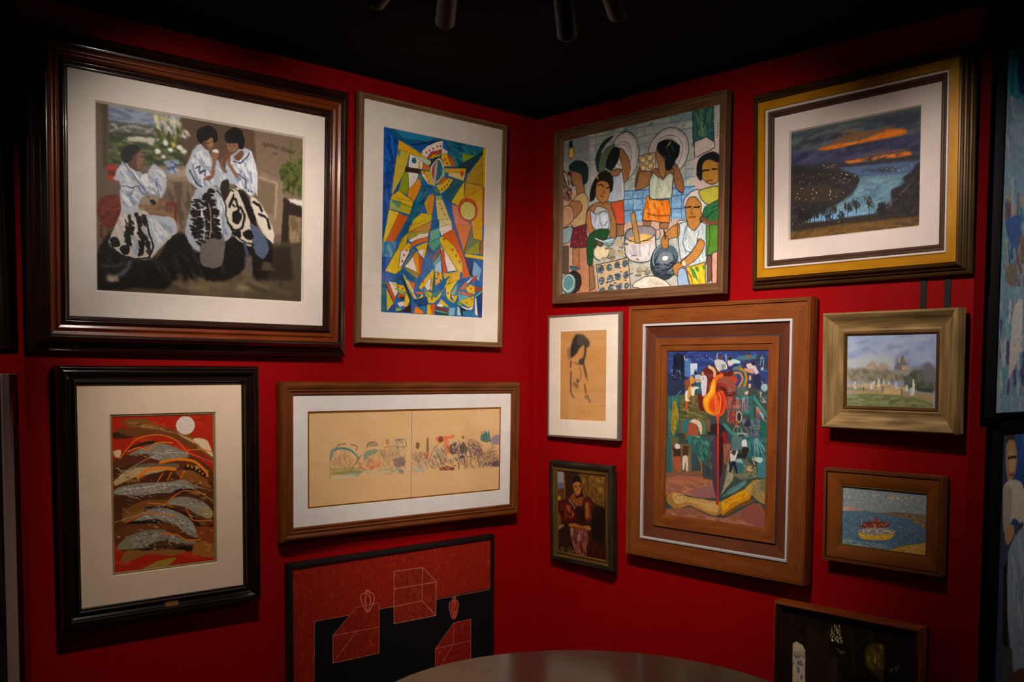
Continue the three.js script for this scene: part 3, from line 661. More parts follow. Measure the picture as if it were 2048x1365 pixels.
ART.hills = paint(1444, '#b02a10', [
['p','#a82208',[-27,-62,1074,-39,1054,1624,-57,1470]],
['b',3],
['s','#b02a0c #9a1e06 #b83414',40,169.0,42.2,5,[23,13,989,39,969,1530,18,1404]],
['c','#5a2e12',[47,421,317,338,608,353,934,541,967,797,951,1097,961,1261,757,1295,412,1265,85,1205,27,937,53,659]],
['S','#7a4a20 #4a2410 #8a5a2c #3a1c0c',90,128.2,27.8,10,[79,434,886,538,924,1257,65,1159]],
['c','#7a4a20',[128,70,322,59,454,135,657,187,842,285,971,429,959,474,841,365,610,230,408,188,212,137]],
['s','#8a5a2a #6a3c18 #9a7040',50,107.0,23.5,15,[128,70,432,112,703,211,959,439,771,327,430,189]],
['c','#3c2010',[52,175,190,153,320,185,211,224,61,223]],
['c','#6a3c18',[63,143,321,141,565,195,771,304,911,471,770,361,519,226,211,213]],
['c','#c09a68',[611,191,748,258,890,276,913,322,842,319,702,256]],
['c','#d8bc94',[772,259,901,276,959,428,888,378]],
['c','#d0b488',[49,335,112,328,101,392,58,379]],
['c','#2c2218',[106,392,209,300,363,258,496,281,700,380,518,315,318,294,187,332]],
['c','#857a68',[176,374,351,296,496,286,700,380,711,426,539,416,426,443,339,372]],
['c','#887c6a',[405,398,540,372,700,402,584,452,448,439]],
['c','#5a2a12',[90,402,349,395,471,446,607,431,403,464,163,460]],
['c','#6c5c44',[120,512,315,459,606,476,606,521,358,505,130,534]],
['c','#b89a68',[54,594,141,524,293,490,537,516,402,552,204,583,64,638]],
['c','#4a2412',[290,622,346,560,492,547,651,580,790,658,604,611,445,633]],
['c','#8a4c1c',[605,543,767,554,920,690,919,724,766,656,650,614]],
['c','#8a7e6e',[52,713,74,660,268,631,513,638,673,627,766,690,695,707,511,749,245,739]],
['c','#7e7466',[500,704,673,660,955,750,789,714,602,745,522,761]],
['c','#1c140e',[522,773,626,713,753,723,648,760]],
['c','#4a2814',[41,744,266,741,444,733,764,770,917,897,763,861,579,777,309,821,50,831]],
['c','#7a4a1c',[124,871,309,788,555,809,532,852,330,856,155,928]],
['c','#8a8070',[521,828,648,783,834,832,941,934,916,1001,809,968,692,889]],
['c','#a08a60',[810,899,941,934,940,1003,868,996]],
['c','#2c180e',[308,854,509,861,761,975,831,1085,668,1000,463,902]],
['c','#8a5a28',[123,914,242,881,308,865,241,936,122,969]],
['c','#8c8274',[219,967,330,889,464,868,600,914,737,1007,806,1174,689,1127,575,1025,417,964]],
['c','#1a120c',[143,971,339,968,507,995,394,1007,197,987]],
['c','#6a3814',[46,1048,197,998,484,1016,689,1116,528,1076,239,1068,66,1115]],
['c','#80755f',[64,1202,130,1111,283,1062,483,1072,642,1168,782,1194,758,1238,572,1194,435,1223,258,1214]],
['c','#48280f',[302,1219,459,1170,641,1224,781,1263,594,1242,435,1268]],
['c','#1a120c',[126,1308,214,1242,368,1227,279,1272,158,1323]],
['c','#1a120c',[571,1262,687,1241,775,1274,757,1295]],
['c','#8a5a24',[94,1304,149,1223,302,1241,526,1256,687,1287,570,1318,323,1277,147,1333]],
['c','#9a5c1c',[781,1229,973,1216,971,1379,803,1346,745,1328]],
['c','#9a7a28',[299,1396,433,1347,593,1344,477,1420,343,1413]],
['c','#8a3c14',[783,1080,963,1110,961,1249,829,1188]],
['b',1.5],
['S','#6a4a2a #a89878 #4a3420 #c8b898 #78603c',170,25.6,6.4,20,[57,443,922,518,948,1317,64,1213]],
['s','#b8b2a8 #5c564e #cfc9c0',120,23.6,4.3,30,[85,650,513,638,765,713,310,744,73,725]],
['s','#b8b2a8 #6c665e #d8d4cc',90,24.1,4.4,40,[241,958,464,879,760,1043,794,1161,598,1038]],
['s','#a8a296 #5c564e #c8c2b8',90,26.0,4.3,-20,[85,1194,282,1073,506,1085,734,1212,436,1212]],
['s','#a8a296 #66605a #c8c2b8',60,23.8,4.3,10,[208,376,496,292,700,402,449,433]],
['l','#e0701c',9.6,[100,403,254,237,452,207,610,263,712,381]],
['l','#e0701c',11.9,[176,342,263,314,350,334,429,277,575,284]],
['l','#e8781c',24.5,[459,456,607,437,769,463,874,549,903,608]],
['l','#e8781c',30.6,[258,576,347,516,470,507,594,526]],
['l','#e0701c',10.0,[434,626,480,557]],
['l','#e0701c',10.1,[524,622,560,551]],
['l','#e0701c',9.1,[638,630,674,559]],
['l','#d86a1c',10.0,[342,813,498,832,602,757,695,730,883,779]],
['l','#d8681c',9.8,[143,971,241,925,352,908,576,955]],
['l','#d8681c',10.4,[692,889,761,1009,939,1026]],
['l','#d8681c',13.5,[460,1103,596,1129,688,1184,829,1200]],
['l','#d8681c',9.2,[712,358,853,359,960,393]],
['d','#d8801c',11.5,[716,499,751,513,785,532,821,551,850,582]],
['l','#2c1a10',34.4,[698,515,791,544,873,595]],
['d','#c8701c',10.3,[716,507,756,519,794,537,829,560,856,584]],
['o',0.8],
['l','#d8d0c4',4.3,[38,614,206,485,427,388,608,375,770,395]],
['l','#d8d0c4',4.3,[52,691,246,673,512,660,696,685,859,777,978,868]],
['l','#d0c8bc',4.3,[47,961,242,914,464,846,647,851,905,908]],
['l','#d0c8bc',3.4,[712,381,840,433,983,498]],
['o',1],
['e','#cfc2b4',89.2,84.2,0,[699,130]],
], {gain:1.25, rough:0.8, warp:2, grain:0.25, freq:0.04});
ART.longLeft = paint(769, '#cfa878', [
['b',12],
['o',0.14],
['s','#c09464 #d8b48a #b88a58',40,127.2,53.0,20,[10,8,940,16,945,773,9,768]],
['b',1],
['o',0.75],
['l','#3c8a8a',17.5,[212,387,218,327,277,304,361,313,421,341,470,391]],
['l','#4a5a5c',6.6,[218,367,253,318,337,307,421,336]],
['l','#6a4a2c',7.7,[265,298,289,274,348,271]],
['l','#6a4a2c',7.8,[397,278,458,297,446,327]],
['l','#7a4a2a',10.1,[409,470,446,431,492,373]],
['o',0.5],
['s','#8a5c30 #a06a3a #5a4a3a #7a5a3a',60,28.5,3.3,60,[218,378,361,354,434,399,409,460,218,449]],
['p','#8a8a50',[206,458,409,460,557,489,458,536,361,498,218,520]],
['p','#6a7a4a',[218,500,409,486,520,498,458,546]],
['p','#b8c0b0',[206,530,409,512,458,515,458,546,218,546]],
['l','#3a6a5a',5.5,[206,545,206,377]],
['s','#c0603a #b87040 #9a5a30',26,45.1,7.9,30,[434,441,557,395,683,444,582,512,458,483]],
['c','#d8704a',[620,440,657,411,696,434,658,474,620,472]],
['c','#3a7a6a',[520,393,544,342,632,325,657,348,569,385,544,410]],
['c','#6a6a60',[544,300,581,265,657,284,644,305,581,302]],
['l','#4a3a2c',6.8,[550,316,569,275,631,267,663,300]],
['l','#6a5a4a',4.6,[607,387,657,337,695,349,721,414,760,459]],
['s','#9a7a4a #7a5a3a #a88a5a #6a6a5a',70,46.4,3.5,80,[682,328,785,311,824,398,825,527,709,530]],
['c','#8a5a3a',[739,256,765,252,772,289,746,293]],
['l','#6a4a30',5.8,[721,319,811,312,811,376,759,395]],
['s','#6a6a7a #4a4a5a #8a7a6a #5a7a7a',70,40.1,4.7,40,[823,249,941,253,943,545,838,538]],
['c','#4a4658',[824,420,916,403,943,458,890,488,825,473]],
['c','#4a5a5a',[877,508,917,511,917,543,884,541]],
['l','#3a3a34',7.1,[849,260,928,258,942,318,850,314]],
['s','#a8a890 #8a9a7a #c0b890',60,56.6,4.5,10,[458,494,943,491,944,550,458,546]],
['o',0.5],
['r','#8a5a44',7.6,16.9,35,2.9,[655,456]],
['r','#5a4a3a',12.7,24.4,-9,2.9,[674,482]],
['r','#7a5a3a',11.9,11.3,29,2.8,[297,365]],
['r','#5a4a3a',8.7,19.8,-29,2.8,[493,450]],
['r','#7a5a3a',17.7,25.5,-26,2.7,[230,450]],
['r','#7a5a3a',14.4,20.6,-23,2.8,[340,377]],
['r','#6a6a6a',11.9,15.1,-26,3.0,[885,462]],
['r','#4a4a54',18.0,18.5,7,2.8,[326,341]],
['r','#4a4a54',19.2,17.0,-14,2.9,[716,360]],
['r','#5a4a3a',11.2,25.2,35,2.9,[556,445]],
['r','#8a5a44',18.5,14.6,6,2.8,[470,397]],
['r','#7a5a3a',15.4,25.5,-30,2.7,[235,334]],
['r','#6a6a6a',12.2,14.5,1,2.8,[393,453]],
['r','#4a4a54',20.7,8.5,35,2.9,[764,369]],
['r','#8a5a44',11.9,10.2,-17,2.8,[290,378]],
['r','#4a4a54',11.5,23.3,10,2.9,[712,363]],
['r','#6a6a6a',9.0,8.5,38,2.9,[725,396]],
['r','#7a5a3a',17.6,14.7,-19,2.9,[592,403]],
['r','#5a4a3a',19.1,14.8,-23,2.9,[675,369]],
['r','#7a5a3a',17.2,23.7,-31,3.0,[915,444]],
['r','#6a6a6a',11.2,16.7,39,2.8,[523,362]],
['r','#6a6a6a',22.2,21.4,-14,3.0,[821,501]],
['r','#7a5a3a',8.5,22.8,2,2.8,[413,403]],
['r','#4a4a54',9.7,16.5,1,2.8,[349,468]],
['r','#5a4a3a',18.9,22.1,15,2.9,[602,418]],
['r','#4a4a54',15.3,21.2,26,2.9,[684,461]],
['r','#4a4a54',20.7,14.5,-25,2.8,[407,477]],
['r','#4a4a54',11.7,12.8,-16,3.0,[820,426]],
['r','#4a4a54',12.5,19.9,19,2.9,[569,442]],
['r','#7a5a3a',20.8,21.4,38,2.9,[802,407]],
['r','#8a5a44',22.5,11.9,-11,3.0,[896,436]],
['r','#5a4a3a',18.3,22.5,-26,3.0,[822,397]],
['r','#6a6a6a',11.6,18.1,29,2.9,[769,439]],
['r','#7a5a3a',8.5,15.5,12,2.8,[411,480]],
['r','#5a4a3a',20.6,25.8,-26,2.8,[375,433]],
['r','#7a5a3a',14.4,18.2,-6,3.0,[849,373]],
['r','#5a4a3a',16.0,12.5,32,2.8,[465,434]],
['r','#4a4a54',18.9,23.4,15,2.7,[230,384]],
['r','#8a5a44',16.4,9.5,3,2.9,[602,487]],
['r','#4a4a54',18.4,15.6,25,2.8,[458,422]],
['r','#7a5a3a',8.9,14.8,-1,2.9,[669,402]],
['r','#5a4a3a',12.1,24.7,-39,2.8,[362,352]],
['r','#8a5a44',14.4,13.3,30,2.8,[301,412]],
['r','#7a5a3a',13.9,16.8,16,2.9,[614,409]],
['r','#7a5a3a',16.1,12.5,38,2.8,[488,463]],
['r','#4a4a54',21.3,13.6,34,2.9,[566,404]],
], {gain:1.25, rough:0.9, warp:1, grain:0.06});
ART.longRight = paint(769, '#cfa878', [
['b',12],
['o',0.14],
['s','#c09464 #d8b48a #b88a58',40,142.9,59.5,20,[-78,27,998,37,1010,765,-73,772]],
['b',1],
['o',0.7],
['s','#5a4a34 #6a5a44',40,31.1,4.8,80,[-63,253,-30,254,-21,461,-61,469]],
['l','#6a5a44',6.0,[-56,253,-36,362,-48,470]],
['c','#4a3a30',[42,306,60,285,82,308,74,340,50,339]],
['l','#7a6a54',4.9,[38,366,32,420,86,445,99,380]],
['s','#8a6a5a #a08a7a',30,36.3,3.6,70,[18,365,113,369,127,469,5,462]],
['p','#5a4a3a',[157,262,166,246,178,262,181,373,154,371]],
['s','#c05a3a #a84a30',20,36.7,6.1,60,[113,380,181,373,182,439,113,435]],
['c','#d85a34',[250,265,291,245,405,249,462,234,448,267,376,270,292,300]],
['p','#d87048',[334,268,391,271,420,384,364,426,349,336]],
['c','#3a342c',[285,267,308,245,334,268,327,296,292,295]],
['s','#b8a890 #9a8a7a',40,61.8,4.9,80,[195,329,363,314,364,426,182,439]],
['l','#5a5a60',6.2,[182,472,209,396,250,332,306,301]],
['S','#3a3a50 #5a4a4a #8a4a3a #4a5a6a #2a2a34',190,36.9,4.9,60,[154,437,406,338,491,297,668,350,974,457,975,539,294,539,155,503]],
['s','#4a3a3a #6a3a34 #3a3a4a',60,30.4,6.3,-50,[405,327,491,297,522,411,421,406]],
['c','#4a4440',[521,389,564,300,609,393]],
['k','#2a2622',7.7,[559,252,559,277]],
['k','#2a2622',7.7,[546,263,574,264]],
['s','#3a3630 #6a6458',24,77.0,5.1,88,[521,321,608,325,610,416,522,411]],
['S','#5a4a6a #4a3a4a #7a4a4a',70,38.9,5.2,40,[608,302,697,283,788,355,789,448,625,439]],
['p','#3a6a66',[764,251,855,231,894,313,818,322,757,296]],
['s','#2a5a58 #4a8a80',30,65.9,5.3,85,[771,216,862,219,894,313,765,308]],
['l','#2a4a48',5.3,[771,216,779,263]],
['l','#2a4a48',5.3,[854,208,866,277]],
['c','#6a6a90',[894,279,979,258,980,340,910,337]],
['l','#3a4a80',6.7,[879,313,911,372]],
['S','#8a5a3a #6a4a3a #4a4a6a',80,44.6,5.2,-40,[699,420,973,387,983,545,760,527]],
['c','#3a3a60',[897,511,982,493,983,545,913,541]],
['s','#7a2a24 #5a2a24',30,37.6,6.3,20,[294,511,494,500,465,549,308,543]],
['k','#4a3a2c',6.4,[509,546,522,434,580,437,582,545]],
['k','#4a3a2c',6.5,[597,546,610,438,654,441,656,538]],
['c','#2a3050',[522,445,551,418,581,448]],
['s','#9aa09a #8a90a8',40,60.1,3.6,10,[-48,470,155,470,155,542,-48,546]],
['o',0.55],
['r','#8a5a44',20.5,12.0,-36,3.1,[99,393]],
['r','#6a6a6a',13.6,12.0,34,3.1,[93,438]],
['r','#4a4a54',21.1,21.9,-17,3.3,[739,397]],
['r','#8a5a44',17.3,19.2,19,3.2,[442,523]],
['r','#4a4a54',10.9,20.8,9,3.1,[76,482]],
['r','#4a4a54',12.0,21.8,7,3.3,[684,355]],
['r','#6a6a6a',16.1,8.7,14,3.0,[-2,416]],
['r','#6a6a6a',15.1,19.8,36,3.1,[145,444]],
['r','#6a6a6a',14.8,20.5,17,3.2,[602,504]],
['r','#5a4a3a',12.3,8.1,22,3.3,[864,442]],
['r','#6a6a6a',21.9,10.2,-1,3.2,[532,463]],
['r','#4a4a54',14.5,15.8,3,3.2,[499,434]],
['r','#4a4a54',18.9,21.8,13,3.0,[9,476]],
['r','#5a4a3a',20.1,19.6,-36,3.0,[-12,474]],
['r','#5a4a3a',18.3,10.4,-16,3.3,[802,395]],
['r','#8a5a44',10.8,23.3,-34,3.3,[883,386]],
['r','#6a6a6a',18.0,12.1,5,3.1,[167,461]],
['r','#8a5a44',8.2,15.3,-14,3.0,[75,437]],
['r','#4a4a54',22.0,10.2,-16,3.2,[551,434]],
['r','#4a4a54',21.9,18.1,9,3.2,[519,468]],
['r','#4a4a54',19.5,12.2,38,3.1,[215,433]],
['r','#6a6a6a',19.7,11.6,17,3.3,[768,511]],
['r','#5a4a3a',8.9,10.2,7,3.2,[606,362]],
['r','#6a6a6a',20.8,8.8,2,3.1,[192,493]],
['r','#7a5a3a',21.8,15.8,23,3.2,[491,412]],
['r','#6a6a6a',21.0,10.3,9,3.3,[704,366]],
['r','#4a4a54',21.1,20.0,23,3.1,[304,377]],
['r','#4a4a54',17.0,22.3,-5,3.1,[327,469]],
['r','#8a5a44',22.9,11.6,-25,3.3,[814,450]],
['r','#7a5a3a',9.4,7.6,31,3.0,[24,391]],
['r','#5a4a3a',13.0,13.5,34,3.2,[430,480]],
['r','#6a6a6a',9.3,10.5,-27,3.3,[888,418]],
['r','#6a6a6a',8.5,12.3,-17,3.1,[324,406]],
['r','#7a5a3a',6.8,24.1,-12,3.1,[117,427]],
['r','#5a4a3a',18.0,20.7,-2,3.3,[708,409]],
['r','#4a4a54',12.4,21.0,18,3.4,[912,382]],
['r','#5a4a3a',15.1,19.7,9,3.1,[119,416]],
['r','#4a4a54',10.8,15.1,-34,3.3,[878,487]],
['r','#7a5a3a',9.4,11.7,-36,3.4,[966,447]],
['r','#4a4a54',7.3,9.1,22,3.2,[560,478]],
['r','#8a5a44',19.9,23.4,5,3.1,[359,344]],
['r','#7a5a3a',21.7,17.5,34,3.4,[908,490]],
['r','#5a4a3a',13.5,21.8,-36,3.0,[14,416]],
['r','#5a4a3a',21.3,26.6,-24,3.3,[794,436]],
['r','#7a5a3a',14.9,9.2,-14,3.3,[650,466]],
['r','#7a5a3a',14.9,23.0,-22,3.0,[66,456]],
['r','#6a6a6a',12.1,21.7,1,3.0,[-19,451]],
['r','#4a4a54',16.4,24.1,39,3.1,[88,391]],
['r','#6a6a6a',7.3,22.6,25,3.2,[504,368]],
['r','#5a4a3a',14.0,20.0,23,3.1,[263,355]],
['r','#4a4a54',7.8,21.1,-36,3.4,[939,482]],
['r','#4a4a54',19.3,8.8,21,3.1,[153,427]],
['r','#5a4a3a',19.8,20.1,20,3.1,[329,478]],
['r','#5a4a3a',19.0,20.4,-18,3.2,[525,425]],
['r','#7a5a3a',12.1,13.8,-29,3.3,[771,424]],
['r','#5a4a3a',7.2,21.4,4,3.2,[446,400]],
['r','#7a5a3a',18.8,15.2,-19,3.0,[-10,391]],
['r','#8a5a44',13.9,15.2,-13,3.4,[920,363]],
['r','#7a5a3a',16.1,8.7,2,3.0,[-24,457]],
['r','#6a6a6a',17.8,15.4,-5,3.1,[126,479]],
['r','#7a5a3a',14.1,15.6,-4,3.1,[283,415]],
['r','#8a5a44',15.1,17.3,-39,3.3,[726,523]],
['r','#5a4a3a',9.5,7.7,32,3.1,[84,494]],
['r','#4a4a54',12.5,11.0,-17,3.1,[189,460]],
['r','#4a4a54',17.9,22.0,-10,3.1,[155,461]],
['r','#5a4a3a',16.7,15.0,-28,3.3,[769,502]],
['r','#5a4a3a',9.1,15.0,20,3.3,[792,444]],
['r','#4a4a54',14.0,15.5,2,3.1,[234,502]],
['r','#5a4a3a',8.1,18.5,9,3.0,[49,412]],
['r','#5a4a3a',16.7,17.3,0,3.3,[771,358]],
['r','#6a6a6a',21.8,22.6,33,3.2,[495,469]],
['r','#8a5a44',8.9,16.0,36,3.3,[646,471]],
['r','#7a5a3a',10.7,8.7,-33,3.0,[-16,480]],
['r','#6a6a6a',11.3,24.5,-18,3.1,[306,442]],
['r','#5a4a3a',17.9,26.3,31,3.3,[670,363]],
['r','#8a5a44',16.4,11.4,1,3.3,[642,502]],
['r','#8a5a44',13.8,26.7,13,3.3,[860,401]],
['r','#8a5a44',19.8,24.6,9,3.1,[327,474]],
['r','#8a5a44',17.0,25.6,-20,3.1,[335,355]],
['r','#4a4a54',17.6,8.7,36,3.0,[59,425]],
['r','#7a5a3a',9.5,8.7,5,3.0,[36,438]],
['r','#6a6a6a',13.7,16.2,2,3.3,[792,515]],
['r','#4a4a54',7.7,25.6,-13,3.3,[870,413]],
['r','#4a4a54',15.7,19.0,-25,3.2,[370,364]],
['r','#4a4a54',17.9,8.8,-1,3.1,[145,464]],
['r','#4a4a54',10.7,16.2,-9,3.3,[797,529]],
['r','#8a5a44',21.6,17.5,-31,3.3,[868,520]],
['r','#5a4a3a',11.0,14.3,20,3.1,[147,412]],
['r','#4a4a54',19.0,22.6,17,3.2,[525,424]],
['r','#5a4a3a',13.9,23.3,-24,3.4,[891,532]],
['r','#5a4a3a',9.8,25.5,-2,3.1,[273,365]],
['r','#4a4a54',8.0,7.6,-9,3.0,[-31,506]],
['r','#6a6a6a',18.3,21.1,-16,3.1,[292,471]],
['r','#4a4a54',17.7,10.9,-12,3.0,[74,447]],
['r','#5a4a3a',15.0,13.2,-13,3.1,[99,501]],
], {gain:1.25, rough:0.9, warp:1, grain:0.06});
ART.boxes = paint(718, '#7c1404', [
['b',2],
['s','#8a2008 #6a0c04 #962c10 #7c1406',700,11.6,4.0,60,[-22,-7,1063,-4,1066,373,-27,487]],
['b',0],
['p','#040404',[96,218,1052,223,1058,1095,91,822]],
['b',2],
['o',0.6],
['s','#0c0e0a #020202 #10120c',400,12.1,3.7,60,[97,222,1045,232,1051,1040,92,778]],
['o',1],
['b',1],
['p','#701404',[178,288,288,194,399,193,397,400,178,397]],
['p','#741a06',[473,75,620,79,693,150,690,294,472,292]],
['p','#700e04',[688,438,789,343,887,343,887,592,689,590]],
['b',2],
['s','#862410 #641004',240,11.5,3.8,60,[181,289,291,197,396,195,396,397,181,395]],
['s','#862410 #641004',240,12.3,4.1,60,[474,77,618,81,690,151,688,292,474,291]],
['s','#801a0a #600c04',200,13.1,4.4,60,[690,439,789,345,885,343,885,592,691,585]],
['b',0],
['k','#9a5640',2.4,[91,778,96,218,259,220]],
['k','#9a5640',2.5,[399,219,472,221]],
['k','#9a5640',2.7,[693,225,1052,228]],
['k','#a05a44',2.4,[178,288,288,194,399,193,397,400,178,397,178,288,398,293]],
['k','#a05a44',2.4,[178,397,291,289]],
['k','#a86a58',2.6,[473,75,620,79,693,150,690,294,472,292,473,75]],
['k','#a86a58',2.6,[472,148,693,150]],
['k','#a86a58',2.7,[620,79,618,219,690,294]],
['k','#a86a58',2.6,[472,221,618,219]],
['k','#9a5040',2.7,[688,438,789,343,887,343,887,592]],
['k','#9a5040',2.8,[689,599,688,438,886,438]],
['k','#9a5040',2.8,[789,343,789,436,694,542]],
['l','#c07058',3.0,[334,133,350,136]],
['l','#c07058',3.0,[333,145,315,144,309,159,320,192,335,218,349,220,367,195,375,169,366,150,351,145]],
['l','#c07058',3.0,[333,133,333,147]],
['l','#c07058',3.0,[351,136,351,147]],
['l','#c07058',2.5,[342,134,341,147]],
['l','#c07058',3.0,[339,148,330,167,333,194,340,218]],
['l','#c07058',3.0,[345,149,356,171,353,197,344,219]],
['c','#741408',[782,242,767,259,773,289,782,320,798,323,810,290,814,262,801,244]],
['l','#c05a48',3.3,[781,231,801,233]],
['l','#c05a48',3.3,[782,231,782,243,767,252,765,273,779,319,799,322,814,281,813,256,800,244,800,233]],
['l','#c05a48',2.8,[786,245,779,275,787,318]],
['l','#c05a48',2.8,[796,246,803,279,795,320]],
['l','#c05a48',2.8,[791,233,791,319]],
], {gain:1.35, rough:0.8, warp:0.15, grain:0.25});
